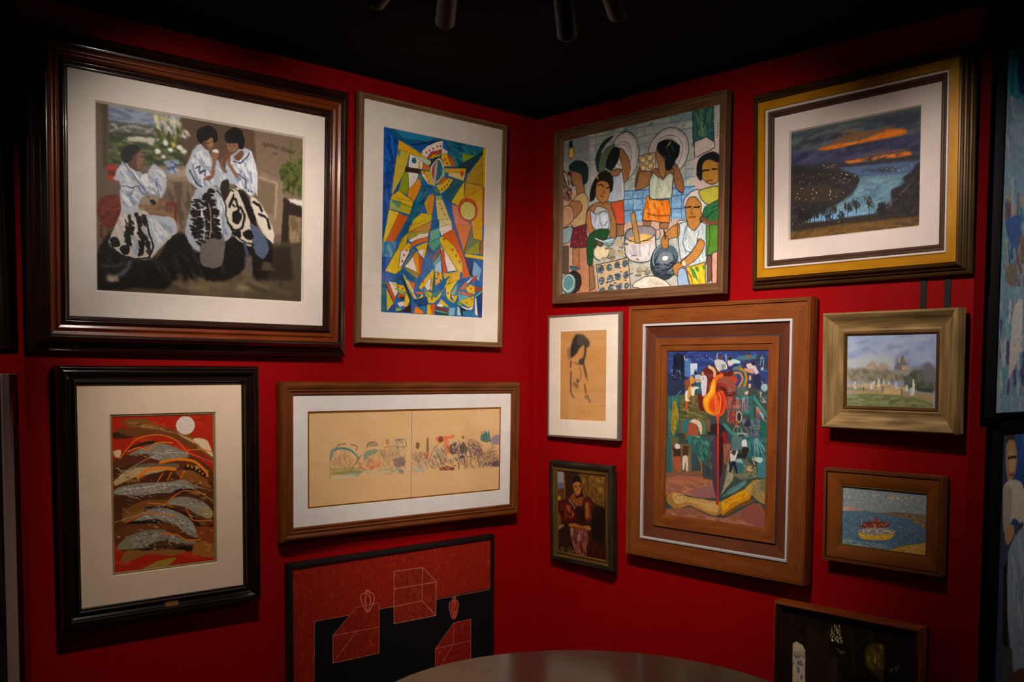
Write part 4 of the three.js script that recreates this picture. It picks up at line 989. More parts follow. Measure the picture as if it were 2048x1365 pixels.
ART.kitchen = paint(806, '#a9a9a0', [
['b',1.5],
['q','#a6aaa2',[-70,-68,1052,-26,1064,444,-65,324]],
['s','#b2b4ac #98a09a #8fa0a0 #bcbab0',140,54.3,19.9,-14,[-26,-16,845,12,861,354,-22,284]],
['q','#7c9298',[709,-27,852,-20,854,52,710,47]],
['s','#6c8a92 #86a0a4',20,50.8,13.5,-14,[284,-14,828,-5,829,41,285,29]],
['q','#8a8c8a',[-4,-5,184,12,186,135,-3,115]],
['q','#c0a8a0',[848,130,1009,144,1016,400,861,368]],
['q','#6d98c0',[425,315,861,348,864,506,428,474]],
['s','#7aa6cc #5f8cb4 #88b0d0',60,41.1,14.8,-4,[425,319,861,354,864,499,428,467]],
['q','#c09a88',[390,470,839,497,841,576,391,534]],
['q','#c49a84',[0,272,106,270,193,559,196,809,7,799]],
['q','#b07858',[89,550,213,561,257,812,92,804]],
['b',0],
['l','#6a7a7c',3.5,[184,23,532,29,846,44]],
['l','#6a7a7c',3.5,[185,63,402,69,587,73,846,84]],
['l','#6a7a7c',3.5,[176,134,316,141]],
['l','#6a7a7c',3.3,[468,108,606,110]],
['l','#6a7a7c',3.0,[747,159,856,157]],
['l','#6a7a7c',3.0,[808,228,858,229]],
['l','#6a7a7c',3.0,[800,267,859,269]],
['l','#6a7a7c',3.3,[452,217,535,215]],
['l','#6a7a7c',3.3,[424,269,499,269]],
['l','#6a7a7c',3.0,[793,306,860,308]],
['l','#6a7a7c',3.4,[235,35,236,129]],
['l','#6a7a7c',3.5,[189,27,193,238]],
['l','#6a7a7c',3.2,[504,31,505,73]],
['l','#6a7a7c',3.2,[559,34,560,75]],
['l','#6a7a7c',3.1,[618,37,618,64]],
['l','#6a7a7c',3.1,[675,37,675,57]],
['l','#6a7a7c',3.0,[787,54,788,80]],
['l','#6a7a7c',3.2,[499,224,500,321]],
['l','#6a7a7c',3.0,[808,242,810,341]],
['l','#3c5a78',4.1,[426,361,862,387]],
['l','#3c5a78',4.1,[427,414,863,450]],
['l','#3c5a78',4.1,[425,320,861,353]],
['l','#3c5a78',4.1,[487,333,489,480]],
['l','#3c5a78',4.0,[549,341,551,480]],
['l','#3c5a78',3.8,[725,357,728,498]],
['l','#3c5a78',3.8,[785,358,788,491]],
['p','#2c5a5c',[841,4,910,11,959,7,966,169,913,134,848,169]],
['p','#6a8a5c',[878,5,910,8,921,135,872,134]],
['s','#1f4a54 #3a6a68 #52764c',40,59.5,7.4,85,[845,5,959,14,962,155,852,157]],
['p','#5a7a80',[881,142,914,147,914,167,889,163]],
['p','#c4b4ac',[856,151,922,139,970,169,971,195,858,223]],
['p','#1c1c12',[44,18,65,14,69,52,45,48]],
['c','#d8b040',[42,62,71,52,77,97,56,105,40,91]],
['b',1],
['e','#b4aea8',93.1,115.8,0,[427,150]],
['e','#c8c0ba',81.7,105.3,0,[422,146]],
['r','#4a4844',94.0,117.9,0,4.9,[427,150]],
['r','#6a6660',59.8,70.3,0,3.3,[413,148]],
['r','#8a8680',43.4,49.2,0,3.3,[412,141]],
['c','#5a6a48',[247,144,315,91,364,84,316,141,288,222,258,204]],
['c','#1f3a34',[232,128,285,57,353,40,285,86,257,146,250,202]],
['e','#b8b0ac',123.6,111.1,0,[700,179]],
['e','#c6bcb8',110.3,101.0,0,[700,179]],
['r','#4a4844',123.6,114.4,0,4.6,[700,175]],
['r','#6a6660',92.8,84.2,0,3.1,[695,178]],
['r','#7a7670',66.3,62.0,0,3.1,[695,171]],
['p','#c0ae94',[520,165,620,160,631,256,536,271]],
['e','#d8b878',16.6,13.8,0,[548,186]],
['e','#d8b878',16.4,13.7,0,[591,182]],
['e','#d8b878',16.6,13.8,0,[549,223]],
['e','#d8b878',16.4,13.7,0,[596,219]],
['r','#5a4a34',18.5,15.2,0,4.0,[548,186]],
['r','#5a4a34',18.3,15.1,0,4.0,[591,182]],
['r','#5a4a34',18.5,15.2,0,4.0,[549,223]],
['r','#5a4a34',18.2,15.1,0,3.9,[596,219]],
['c','#94633a',[337,208,404,210,414,254,367,276,327,242]],
['c','#9a683c',[383,116,412,113,451,161,466,219,434,278,405,253,413,198]],
['c','#a8b4bc',[347,245,385,236,414,226,426,361,319,355,299,310]],
['l','#e0d8d0',3.3,[409,225,421,360]],
['c','#141a1c',[316,141,354,97,393,110,384,165,346,202,307,189]],
['s','#22302e #0e1416',12,33.6,6.7,80,[316,126,383,116,365,183,317,191]],
['p','#c04a2c',[339,365,426,361,433,481,380,476,330,399]],
['p','#8a5c38',[375,475,428,481,429,537,381,536]],
['c','#8a5a36',[500,307,522,220,573,269,608,239,679,250,741,258,776,317,798,373,768,362,742,312,733,311,591,292,565,316]],
['c','#94643c',[531,242,509,295,505,322,556,321,609,294,600,252]],
['c','#8c5c38',[740,232,766,255,798,333,794,372,760,355,742,312]],
['p','#b4bca6',[587,291,613,254,663,301,715,268,737,285,726,390,593,381]],
['s','#c2c8b4 #a4b09c',20,47.3,11.0,85,[609,281,724,296,717,383,602,375]],
['c','#9a6a3e',[629,147,660,159,679,209,688,251,680,290,654,273,644,238,630,188]],
['c','#0f1618',[633,148,650,117,712,117,747,139,768,156,765,195,740,225,723,256,688,251,683,203,660,179]],
['s','#24363a #0c1214',16,31.2,6.2,60,[650,124,747,146,731,230,679,209]],
['l','#b88c3c',7.7,[699,142,716,128]],
['p','#dc7a24',[575,358,611,383,713,396,723,444,715,504,549,473,558,425]],
['s','#e8903a #c86418 #e07a20',40,47.8,11.2,80,[566,378,709,402,707,496,563,467]],
['l','#5a3820',4.0,[572,444,649,463,715,467]],
['p','#94643c',[549,476,604,485,600,512,559,501]],
['p','#94643c',[654,497,711,503,707,530,659,525]],
['c','#9a6844',[62,176,114,161,146,232,158,292,106,300,95,254,63,235]],
['c','#1a2c2c',[46,137,103,123,176,156,177,236,147,246,136,201,83,172,51,167]],
['c','#b89c6c',[85,312,158,292,184,353,170,454,77,459,44,396]],
['c','#a06c44',[43,337,117,331,138,377,45,441,13,453]],
['p','#6a2430',[77,463,170,454,187,559,172,572,57,562]],
['d','#c09a90',2.7,[98,491,130,517,155,482,88,535,141,547,172,528]],
['p','#a06c44',[73,571,120,567,127,664,80,668]],
['c','#3a6a8c',[58,659,101,670,132,676,80,683]],
['c','#b88c68',[1,354,65,354,76,422,2,452]],
['c','#8aa0a0',[2,467,71,459,57,525,3,535]],
['p','#5a4a3a',[3,550,46,554,48,696,5,693]],
['s','#6a4a3a #8a5a40 #4a342a',40,23.4,10.8,60,[-2,152,62,176,84,253,75,326,0,317]],
['c','#9c6a3c',[175,389,205,363,290,352,349,387,380,476,372,546,333,557,341,472,320,398,240,375,221,445,243,520,273,552,212,524,181,455]],
['c','#b0703c',[180,382,210,400,232,490,263,536,202,516,170,440]],
['c','#b4bcc8',[205,392,241,411,291,402,320,412,331,464,312,505,252,499,211,459]],
['s','#c4ccd4 #98a4b4',20,43.1,10.3,80,[216,408,321,420,312,498,232,482]],
['l','#3a4a64',3.4,[272,458,292,474,321,455]],
['c','#1f4a28',[182,529,242,491,332,500,294,575,234,606,215,663,184,654]],
['p','#8a6040',[194,669,225,671,237,782,201,795]],
['c','#1a1a16',[194,340,203,276,248,217,307,203,352,245,348,302,319,312,288,251,239,273,230,330,204,341]],
['c','#a8703c',[239,273,258,247,318,262,333,307,319,348,280,358,240,324]],
['l','#2a1a14',6.8,[254,268,274,267,289,280]],
['l','#2a1a14',6.7,[309,289,333,289]],
['l','#7a3a2c',6.0,[265,323,289,330]],
['l','#6a4428',4.2,[289,287,294,309,279,314]],
['l','#c8a040',6.8,[243,220,248,235]],
['c','#d8c8a0',[226,591,253,564,303,562,333,593,324,635,265,645,232,628]],
['r','#4a7a80',54.0,40.6,0,5.1,[280,603]],
['c','#5a4a30',[243,549,283,538,293,568,264,573]],
['c','#7aa0b0',[233,533,293,546,362,538,362,567,323,578,283,556]],
['l','#c8d8e0',5.2,[238,534,293,550,352,548]],
['c','#c4bcbc',[438,524,504,503,578,510,632,543,634,639,599,671,516,671,450,638]],
['e','#8a8286',96.4,36.2,0,[537,537]],
['e','#d0a860',78.7,22.3,0,[537,563]],
['s','#e0c080 #c09448',20,32.7,6.5,5,[467,555,615,569,597,584,486,574]],
['r','#3a3840',97.3,36.9,0,4.8,[537,537]],
['s','#d0c8c8 #b0a8b0',30,49.2,11.5,80,[449,582,624,597,617,651,469,647]],
['p','#a8824c',[470,436,498,425,538,583,505,580]],
['l','#5a4028',4.1,[470,436,505,580]],
['l','#5a4028',4.0,[498,425,538,583]],
['r','#4a484c',15.3,21.3,0,4.9,[425,555]],
['r','#4a484c',16.1,23.3,0,4.7,[646,551]],
['l','#4a484c',4.9,[438,531,440,623,479,662,544,677,599,671,634,632,632,550]],
['b',0.5],
['e','#a89878',23.2,15.7,0,[401,570]],
['e','#988a70',23.5,20.1,0,[353,609]],
['e','#a89878',23.1,18.5,0,[411,621]],
['e','#8a8070',25.5,12.9,0,[354,638]],
['e','#988a70',21.9,10.1,0,[295,640]],
['e','#9a9078',22.2,21.0,0,[536,715]],
['e','#8a8474',23.7,16.7,0,[591,719]],
['s','#6a6a60 #b8ac90 #585850',60,20.6,5.1,10,[253,557,439,560,617,686,618,748,471,746,245,644]],
['p','#c0a078',[245,666,460,646,481,803,267,798]],
['r','#4a4438',22.0,20.4,0,4.3,[276,690]],
['e','#4a5a64',20.0,18.9,0,[278,691]],
['e','#4a5a64',20.7,19.5,0,[335,685]],
['e','#4a5a64',19.4,18.6,0,[388,677]],
['e','#4a5a64',19.1,18.4,0,[441,673]],
['e','#4a5a64',21.0,20.4,0,[284,747]],
['e','#4a5a64',20.6,20.2,0,[342,741]],
['e','#4a5a64',19.3,19.3,0,[396,735]],
['e','#4a5a64',19.0,18.4,0,[447,731]],
['e','#4a5a64',20.0,13.1,0,[291,794]],
['e','#4a5a64',19.6,15.9,0,[347,790]],
['e','#4a5a64',19.3,17.2,0,[403,786]],
['e','#4a5a64',17.1,15.6,0,[453,783]],
['s','#8aa0b0 #222a30 #9aaab0',50,13.7,5.1,10,[260,674,460,660,472,795,272,791]],
['k','#3a3228',4.3,[245,666,460,646,481,803]],
['e','#2a343c',86.7,88.8,0,[689,684]],
['e','#4a5a68',70.6,54.5,0,[697,658]],
['r','#8aa0ac',77.6,64.7,0,5.4,[697,665]],
['r','#1a2228',61.8,40.9,0,6.2,[693,685]],
['e','#6a7480',45.9,31.4,0,[695,668]],
['e','#d8d4d0',17.7,10.9,0,[693,667]],
['s','#1c242c #3c4854 #56646f',40,31.5,5.5,5,[626,687,758,683,751,757,636,749]],
['c','#c8bcac',[490,789,546,754,618,745,681,766,726,803,620,810]],
['s','#d8ccbc #b8ac9c',20,32.4,8.1,5,[509,783,619,755,708,795]],
['b',1],
['c','#b4bcc0',[763,509,822,502,889,515,947,547,949,600,927,716,810,720,774,610]],
['s','#c4ccd0 #98a8b0 #b0b4b4',50,53.1,12.1,80,[780,517,931,539,918,702,802,706]],
['l','#4a6a74',4.5,[823,522,799,586,817,641,867,645,890,555]],
['c','#b0783c',[729,525,772,516,773,570,721,579,704,597,677,568]],
['c','#b0783c',[891,594,925,617,893,674,819,714,784,692,843,656,875,619]],
['c','#a46c34',[669,574,704,563,713,612,687,623,669,601]],
['c','#a87034',[741,709,784,692,802,727,777,758,751,743]],
['l','#5a3c1c',4.7,[684,534,688,562]],
['l','#3a2c1c',9.3,[685,535,695,576]],
['e','#c8c0a0',11.9,12.1,0,[807,701]],
['p','#c8a41c',[819,721,927,702,937,808,846,803]],
['s','#d8b830 #b08c18 #4a7a30',20,37.6,10.5,70,[827,722,927,716,929,801,846,796]],
['c','#8aa0c0',[776,731,811,727,838,802,778,806]],
['l','#7a3c3c',6.0,[819,728,849,763,859,804]],
['c','#ac7434',[808,427,837,397,887,410,908,452,898,523,857,552,823,515]],
['c','#c4c0ba',[799,413,836,378,886,371,936,416,950,476,905,484,900,438,870,402,829,403,804,440]],
['l','#1a1410',6.8,[813,444,842,443]],
['l','#1a1410',6.7,[859,449,892,449]],
['l','#7a4a20',4.5,[848,452,843,474,860,476]],
['l','#7a3028',7.5,[835,490,868,492]],
['c','#1a1a1a',[897,496,922,493,914,518,898,516]],
['c','#a8762c',[896,281,916,245,964,245,989,268,991,346,943,352,905,321]],
['c','#14161a',[872,290,883,233,947,211,996,231,997,263,940,242,904,256,901,327,876,311]],
['l','#14100c',6.6,[905,288,941,290]],
['l','#14100c',6.5,[957,289,985,291]],
['l','#7a3028',7.3,[930,337,958,339]],
['c','#b0a83c',[886,384,927,369,999,372,1001,437,929,441]],
['p','#1f5a34',[921,453,1008,425,1011,541,987,545,905,491]],
['p','#4a7a28',[931,539,1011,541,1006,663,934,677]],
['s','#2c6a3c #17482a',30,44.1,7.3,-30,[913,452,1001,437,995,533,922,506]],
['l','#6a4428',19.1,[906,504,955,529,995,526]],
['p','#6a4430',[938,677,962,673,969,784,945,796]],
['p','#c08a78',[966,666,1014,657,1018,813,970,810]],
['b',0],
['e','#2c2420',63.6,59.9,0,[81,743]],
['e','#5a8a90',51.4,52.7,0,[49,749]],
['r','#c8d0c8',40.7,42.1,0,5.4,[47,745]],
['r','#2a4a50',51.4,52.7,0,4.5,[49,749]],
['l','#2c3034',4.4,[165,454,180,389,220,358]],
['l','#2c3034',4.2,[381,547,380,469,340,386]],
['l','#2c3034',4.0,[500,307,522,227]],
['l','#2c3034',4.0,[593,381,591,292,609,253]],
['l','#2c3034',3.8,[737,311,726,397]],
['l','#2c3034',3.8,[774,610,768,523,823,508]],
['l','#2c3034',3.7,[931,716,953,600,947,547]],
['l','#2c3034',3.7,[891,601,843,656,784,698]],
['d','#8a2c24',2.9,[988,89,986,102,985,114,984,127,986,140,983,152]],
], {gain:1.25, rough:0.6, warp:1.6, grain:0.22, freq:0.02, impasto:0.0004, line:'#23282c', lineWidth:4.5, lineAlpha:0.75});
ART.river = paint(806, '#42505a', [
['b',9],
['p','#54605f',[-36,-36,1003,-5,1007,217,-34,176]],
['s','#5c686a #48525a #66706c #3c4450',90,126.0,18.9,-11,[15,38,977,35,979,166,25,156]],
['s','#3a3c4a #32343f',22,117.1,10.9,-10,[74,85,488,79,503,130,91,123]],
['s','#3a3c4c #444654',30,127.3,14.1,-9,[695,42,977,49,980,193,768,109]],
['p','#3a3a56',[17,169,334,171,770,183,980,193,982,324,843,288,551,282,429,305,18,271]],
['s','#44446a #34344c #4c4c66 #2c2c40',70,141.7,17.3,-9,[25,170,973,211,975,297,551,282,26,243]],
['b',7],
['c','#7c5a40',[334,150,488,107,696,116,754,106,783,132,549,158,358,168]],
['c','#8a6a50',[395,83,503,82,518,98,411,93]],
['b',4],
['c','#d87018',[231,175,334,164,549,165,697,143,769,132,875,148,869,180,698,184,550,186,334,192]],
['s','#e8801c #c85c10 #f09028',50,82.7,9.0,-9,[318,175,549,172,769,149,868,160,697,177,350,191]],
['c','#6a4a48',[551,269,771,270,912,280,843,288,626,281]],
['c','#dc6c18',[418,296,491,290,663,293,800,295,913,300,893,336,772,317,551,310,445,307]],
['s','#2a2a34 #343440',16,31.9,6.5,-5,[551,286,899,304,899,331,566,305]],
['p','#34303a',[17,264,240,276,429,291,491,315,772,321,982,324,985,456,18,359]],
['b',6],
['p','#4c5e80',[399,328,700,347,983,364,985,456,845,449,553,407]],
['p','#5f8090',[553,414,901,437,846,502,790,562,777,601,690,644,661,668,419,682,269,687,163,682,386,580,509,525]],
['s','#6c90a0 #54748a #7a9cac #4c6a80',90,86.9,10.1,-4,[568,436,860,451,776,547,675,629,419,647,387,601,509,539]],
['p','#6d98c0',[171,625,418,626,661,655,661,672,419,682,172,683]],
['s','#7aa6d0 #6090c0',26,61.7,9.3,-4,[179,640,631,651,632,672,196,678]],
['s','#2c3440 #383c44',18,50.8,6.5,-3,[552,351,830,380,816,411,568,381]],
['s','#2a3038',10,42.6,5.7,-3,[686,372,787,380,788,407,686,399]],
['b',4],
['c','#2e2a2a',[9,284,240,312,446,370,553,420,546,454,509,504,386,573,244,619,163,653,13,665]],
['s','#3a3634 #262222 #423c38 #302c30',140,39.4,9.5,-6,[18,308,446,377,553,427,494,502,244,605,30,638]],
['p','#3c342c',[19,410,290,425,447,489,323,543,29,521]],
['c','#2c282c',[983,390,915,432,860,464,881,501,790,528,783,568,791,616,705,626,691,672,779,709,990,733]],
['s','#38343a #242026 #463c40 #201c20',110,27.1,8.1,-40,[977,415,902,497,812,565,777,628,720,655,983,719]],
['l','#5c5250',9.6,[910,511,819,593,749,651]],
['b',6],
['p','#332a26',[22,681,419,675,661,672,990,720,991,773,22,725]],
['p','#6a4c26',[14,732,420,717,779,723,990,727,992,826,14,798]],
['s','#7a5a30 #5a4020 #6c5028 #4a3820',90,94.9,9.5,-8,[22,733,420,724,983,739,984,799,31,785]],
['b',0.7],
['k','#1f1c1e',3.8,[213,601,214,716]],
['k','#1f1c1e',3.8,[268,608,267,665]],
['k','#1f1c1e',3.8,[320,635,317,713]],
['k','#1f1c1e',3.8,[355,604,355,682]],
['k','#1f1c1e',3.7,[423,654,424,732]],
['k','#1f1c1e',3.7,[471,604,469,674]],
['k','#1f1c1e',3.6,[534,584,536,723]],
['k','#1f1c1e',3.6,[627,589,630,720]],
['k','#1f1c1e',3.9,[134,606,135,722]],
['S','#26262a #2c302c #1c1c1e',40,35.4,5.4,80,[187,569,243,576,244,648,183,634]],
['S','#26262a #2c302c',30,32.1,5.3,80,[243,562,299,569,300,640,244,626]],
['S','#2c302c #26262a',24,30.3,4.5,70,[292,618,344,624,340,673,293,661]],
['S','#2c302c #34382f',24,30.1,4.5,70,[332,594,383,600,379,635,332,630]],
['S','#26262a #2c302c',26,29.8,4.5,60,[395,630,449,636,450,679,396,672]],
['S','#2c302c #26262a',24,31.1,4.4,70,[441,579,499,586,495,635,445,622]],
['S','#2c302c #34342c',28,30.8,4.4,70,[502,563,563,570,560,629,507,615]],
['S','#2c302c #34342c',26,30.3,4.3,70,[596,557,654,565,652,619,599,606]],
['S','#242024 #2c262a',40,32.7,5.7,80,[690,617,748,611,749,685,691,679]],
['S','#221e22 #2e282c',70,34.9,5.6,85,[798,563,973,560,976,719,792,684]],
['S','#2a2628 #1e1a1c',40,36.0,6.3,85,[88,572,187,591,180,669,89,659]],
['b',0.3],
['S','#e8c890 #f0dcae #d8b070 #c08850',46,2.4,2.7,0,[43,311,446,370,538,418,400,441,44,391]],
['S','#e8c890 #f0dcae',16,2.4,3.1,0,[36,420,266,451,259,535,37,500]],
['s','#d89860 #e8c088',26,3.0,2.3,0,[264,287,383,298,383,326,264,315]],
['d','#e8d8a0',3.8,[334,474,337,488,332,502]],
['d','#f0e0b0',3.1,[190,476,230,478,201,449,382,524,339,535,436,502,89,499,293,675,370,671,454,382,523,399,422,367,78,462]],
['d','#e8d0a0',2.9,[534,667,588,668,658,664,404,698,167,672,38,672,121,579]],
['s','#e0c8a0 #b8d0d8',18,3.5,2.8,0,[701,374,956,386,957,439,715,389]],
], {gain:1.12, rough:0.5, warp:2, grain:0.2, impasto:0.0004});
ART.sketch = paint(1396, '#c08a50', [
['b',26],
['o',0.25],
['s','#b87e46 #cc9860 #c4905a #b07840',60,261.5,78.4,5,[-4,11,999,22,1002,1373,9,1385]],
['b',13],
['o',0.95],
['c','#2a2624',[362,66,510,81,629,181,630,245,571,266,512,232,424,284,365,359,260,423,244,368,258,216,302,119]],
['o',0.9],
['l','#2e2826',42.8,[549,254,543,373,500,469,426,501]],
['l','#30292a',27.8,[515,502,546,599,576,707]],
['b',9],
['l','#201c1c',15.4,[258,237,252,412]],
['c','#3a3432',[426,447,514,437,515,523,441,523]],
['l','#3a302a',25.7,[253,478,239,565]],
['l','#3a302a',23.2,[255,631,249,784,258,916]],
['l','#3a302a',11.4,[434,566,465,675,444,772]],
['l','#3a302a',10.2,[321,489,397,522]],
['c','#3a2f2a',[369,762,406,745,422,783,392,805]],
['b',17],
['o',0.6],
['c','#5a4638',[279,795,400,816,415,881,356,893]],
['b',12],
['o',0.95],
['l','#342c28',20.6,[243,927,274,981,320,1030]],
['l','#342c28',20.2,[541,826,557,912,572,955]],
['l','#3a302a',10.1,[508,566,577,718,599,771]],
['l','#342c28',17.7,[550,999,580,1041]],
['l','#3a332e',20.1,[594,987,654,1094]],
['o',0.4],
['c','#4a3a30',[167,279,243,281,230,456,184,422]],
['b',6],
['o',0.45],
['l','#6a4c30',6.3,[483,253,476,339,507,437]],
['l','#6a4c30',5.0,[701,129,744,109,788,148,859,107,888,155,944,115]],
['l','#6a4c30',5.0,[715,146,816,143,930,146]],
], {gain:1.08, rough:0.9, warp:1.5, grain:0.1});
ART.portrait = paint(1261, '#2a1408', [
['b',10],
['p','#22120a',[-43,-11,1044,-19,1028,1329,-69,1314]],
['p','#5a3a10',[443,13,998,10,981,479,582,366,513,146]],
['s','#6e4a18 #4a2e0c #7c5820 #3c240a',160,41.2,16.5,60,[467,28,986,20,970,446,558,350]],
['p','#2a1406',[171,8,467,2,412,365,189,431]],
['p','#7c7278',[-18,14,159,13,167,265,2,298]],
['p','#54506a',[-9,192,168,176,154,266,2,298]],
['p','#7a4c20',[140,15,165,13,189,440,164,442]],
['p','#4a2c14',[2,298,167,283,176,477,10,548]],
['e','#8a7428',43.4,39.4,0,[40,428]],
['p','#5a4010',[8,655,84,647,81,844,4,853]],
['p','#8a6840',[4,871,132,811,144,836,16,915]],
['b',7],
['c','#0e0806',[345,174,343,108,393,56,466,54,520,119,523,167,501,147,416,137,367,167]],
['c','#80481c',[348,178,416,141,501,147,524,215,499,304,437,354,389,332,353,248]],
['c','#94581f',[379,193,452,160,500,199,475,289,414,295]],
['d','#1a0c06',16.6,[405,212,488,200]],
['l','#4a2010',12.4,[439,214,445,257,426,267]],
['l','#c89868',10.4,[420,290,462,294]],
['l','#5a2818',8.3,[408,282,475,282]],
['c','#6a3814',[264,406,377,316,400,392,558,359,532,510,434,520,337,460]],
['c','#380a08',[24,492,113,448,251,434,385,552,432,679,307,764,133,766,46,651]],
['c','#38100a',[558,394,654,341,737,385,747,513,697,683,601,712,531,527]],
['s','#4e140c #2a0806 #6a2410 #8a4018',90,53.5,15.0,75,[49,490,263,468,384,631,283,749,133,748]],
['s','#4e180c #2c0a06 #7c3c14',60,51.2,14.3,75,[594,390,725,403,709,664,589,678]],
['c','#7a3c10',[225,516,287,536,260,627,223,596]],
['c','#7a4410',[593,460,665,453,662,644,613,675]],
['l','#8a7a68',16.8,[245,430,337,495,409,593,462,701]],
['c','#1c0a08',[385,543,556,507,577,697,479,743]],
['l','#8a4c18',52.8,[269,812,381,799,503,819,623,822]],
['c','#8a5418',[527,799,660,774,707,812,671,842]],
['c','#5e2a20',[269,857,380,834,623,840,655,1123,616,1304,446,1311,326,1116,303,994]],
['s','#7a3c30 #4a1a14 #946050 #3c1410',110,84.4,12.7,75,[281,864,611,850,641,1256,446,1285,327,1080]],
['c','#7a5a50',[281,864,343,848,329,947,291,996]],
['c','#7c5c54',[427,943,489,935,475,1016,426,1031]],
['l','#8a5030',12.4,[572,995,583,1081,582,1160]],
['c','#2a0a08',[644,1020,858,957,950,1082,948,1255,640,1283]],
['s','#3c120e #1c0606',50,82.2,14.4,75,[656,1036,928,999,924,1241,665,1253]],
['s','#6a4a20 #2a1808 #8a6a38',40,49.6,8.6,-60,[49,1171,400,1106,398,1230,48,1244]],
['c','#120806',[746,574,969,481,963,960,741,938]],
], {gain:1.35, rough:0.45, warp:2, grain:0.3, impasto:0.0005});
